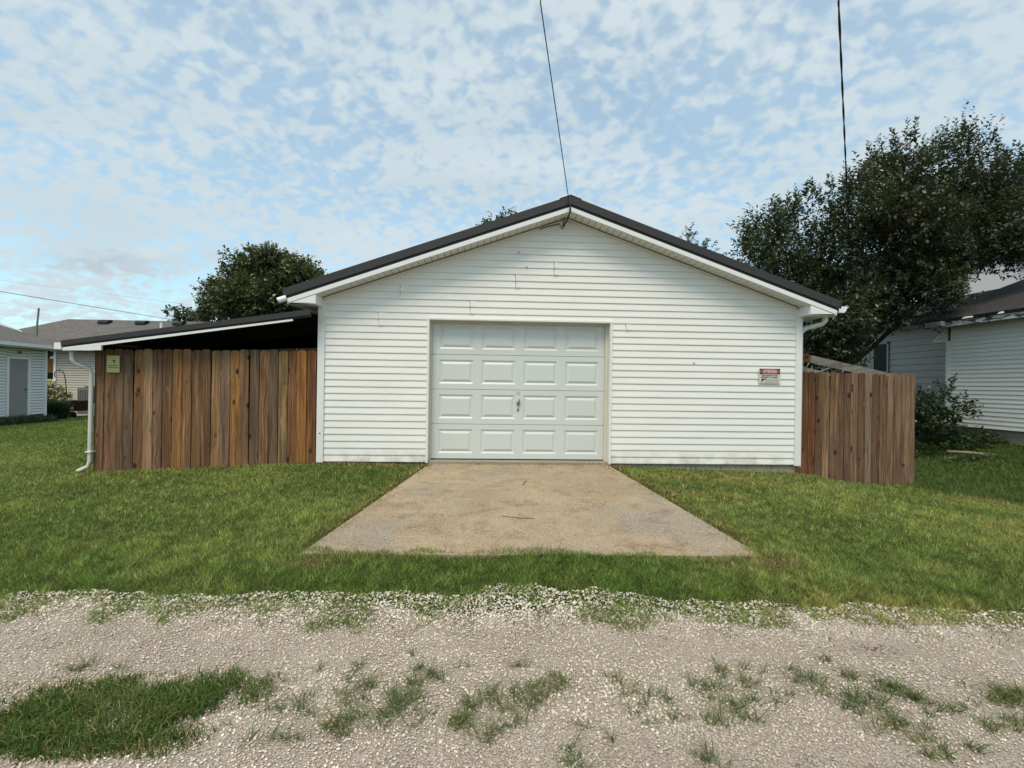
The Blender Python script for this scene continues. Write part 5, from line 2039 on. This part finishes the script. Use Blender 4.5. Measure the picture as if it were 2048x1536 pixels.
# far left planting
rng = np.random.default_rng(61)
fb_ = thing('flower_bush', (-18.95, 20.3, -.3), 'tall bush of pale yellow flowers beside the small white house', 'bush')
fl = [(-19.1, 20.3, .55, .55, .45, .75), (-18.75, 20.3, .35, .45, .4, .6), (-19.45, 20.4, .7, .35, .3, .7)]
V, Fq, C, *_ = crown(fl, 170, 9, .11, .05, (.06, .085, .035), (.14, .165, .07), rng, .5, (.15, .3))
np_mesh('foliage', V, Fq, M['leaf'], C, fb_)
P = []
while len(P) < 260:
    l = fl[rng.integers(0, 3)]
    u = unit(rng.normal(0, 1, 3))
    if u[1] < .3:
        P.append(np.array(l[:3]) + u * np.array(l[3:]) * 1.0)
Vc, Fc, Cc_ = [], [], []
for p in P:
    nrm = unit(np.array([rng.normal(0, .4), -1, rng.normal(.5, .3)]))
    a = unit(np.cross(nrm, [0, 0, 1.0]))
    b = np.cross(nrm, a)
    r = rng.uniform(.045, .075)
    n0 = len(Vc)
    Vc.append(p + nrm * .02)
    for k in range(8):
        Vc.append(p + (a * math.cos(k * .785) + b * math.sin(k * .785)) * r)
    Fc += [(n0, n0 + 1 + k, n0 + 1 + (k + 1) % 8) for k in range(8)]
    c = np.array([.50, .46, .16]) * rng.uniform(.55, 1.1) if rng.uniform() < .75 else np.array([.40, .40, .24])
    Cc_ += [c * .45] + [c] * 8
np_mesh('blossoms', np.array(Vc), np.array(Fc), M['leaf'], np.array(Cc_), fb_)
og = thing('ornamental_grass', (-17.7, 18.7, -.2), 'arching dark green ornamental grass clump at the house corner', 'plant')
k = 2600
a = rng.uniform(0, 2 * math.pi, k)
r = rng.uniform(0, .30, k)
cxs = np.array([(-17.95, 18.9), (-17.50, 18.8), (-17.72, 18.6)])[rng.integers(0, 3, k)]
x_, y_ = cxs[:, 0] + r * np.cos(a), cxs[:, 1] + r * np.sin(a)
V, T, C = blades(x_, y_, np.full(k, -.2), rng.uniform(.5, .95, k), rng.uniform(.018, .032, k), rng.uniform(.3, .8, k), pick((.025, .050, .022), (.07, .105, .05), rng.uniform(0, 1, k)), rng)
np_mesh('foliage', V, T, M['blade'], C, og)
bp = thing('low_planting', (-17.3, 17.0, -.1), 'low grey green plants along the small white house wall', 'plants')
k = 2600
s_ = rng.uniform(-1.0, LEN - .4, k)
t_ = rng.uniform(.08, .75, k)
q = np.array([fa.p(a, b, 0) for a, b in zip(s_, t_)])
V, T, C = blades(q[:, 0], q[:, 1], hgt(q[:, 0], q[:, 1]), rng.uniform(.12, .42, k), rng.uniform(.016, .03, k), rng.uniform(.3, .9, k), pick((.06, .065, .035), (.13, .14, .085), rng.uniform(0, 1, k)), rng)
np_mesh('foliage', V, T, M['blade'], C, bp)

# ------------------------------------------------------------------ small litter
def twig(pts, rad, label, col):
    m = MB()
    m.tube(pts, rad, 5)
    o = m.build('twig', M['timber'])
    o.color = col
    return tag(o, label, 'twig', 'twigs on the ground')


def onslab(x, y, dz=.006):
    return (x, y, slab_z(y) + dz)


twig([onslab(.385, 5.60), onslab(.415, 5.72), onslab(.45, 5.80)], .0045, 'short dark twig near the middle of the driveway', lin(112, 86, 62))
twig([onslab(.10, 4.45), onslab(.25, 4.40), onslab(.42, 4.38)], .003, 'long thin twig lying across the driveway centre', lin(110, 85, 60))
m = MB()
m.add([(2.46, 3.19, .10), (2.52, 3.15, .125), (2.60, 3.14, .11), (2.53, 3.18, .10), (2.46, 3.19, .092), (2.52, 3.15, .117), (2.60, 3.14, .102), (2.53, 3.18, .092)], [(0, 1, 2, 3), (4, 7, 6, 5), (0, 4, 5, 1), (1, 5, 6, 2), (2, 6, 7, 3), (3, 7, 4, 0)])
o = m.build('bark_chip', M['timber'])
o.color = lin(190, 175, 150)
tag(o, 'pale bark chip in the grass near the alley at right', 'bark chip')


def dry_leaf(x, y, a, label):
    m = MB()
    z = float(hgt(x, y)) + .035
    c, s = math.cos(a), math.sin(a)
    pts = [(-.045, 0, 0), (0, .022, .02), (.05, 0, .01), (0, -.022, .025)]
    vv = [(x + c * p - s * q, y + s * p + c * q, z + r) for p, q, r in pts]
    vv += [(p[0], p[1], p[2] - .002) for p in vv]
    m.add(vv, [(0, 1, 2, 3), (4, 7, 6, 5), (0, 4, 5, 1), (1, 5, 6, 2), (2, 6, 7, 3), (3, 7, 4, 0)])
    o = m.build('dry_leaf', M['timber'])
    o.color = lin(170, 150, 105)
    tag(o, label, 'leaf', 'dry leaves beside the driveway')


dry_leaf(2.12, 5.15, .8, 'curled dry leaf in the grass right of the driveway')
dry_leaf(-1.24, 5.85, 1.4, 'upright dry leaf in the grass left of the driveway')
print('faces', sum(len(o.data.polygons) for o in bpy.data.objects if o.type == 'MESH'), 'objects', len(bpy.data.objects))
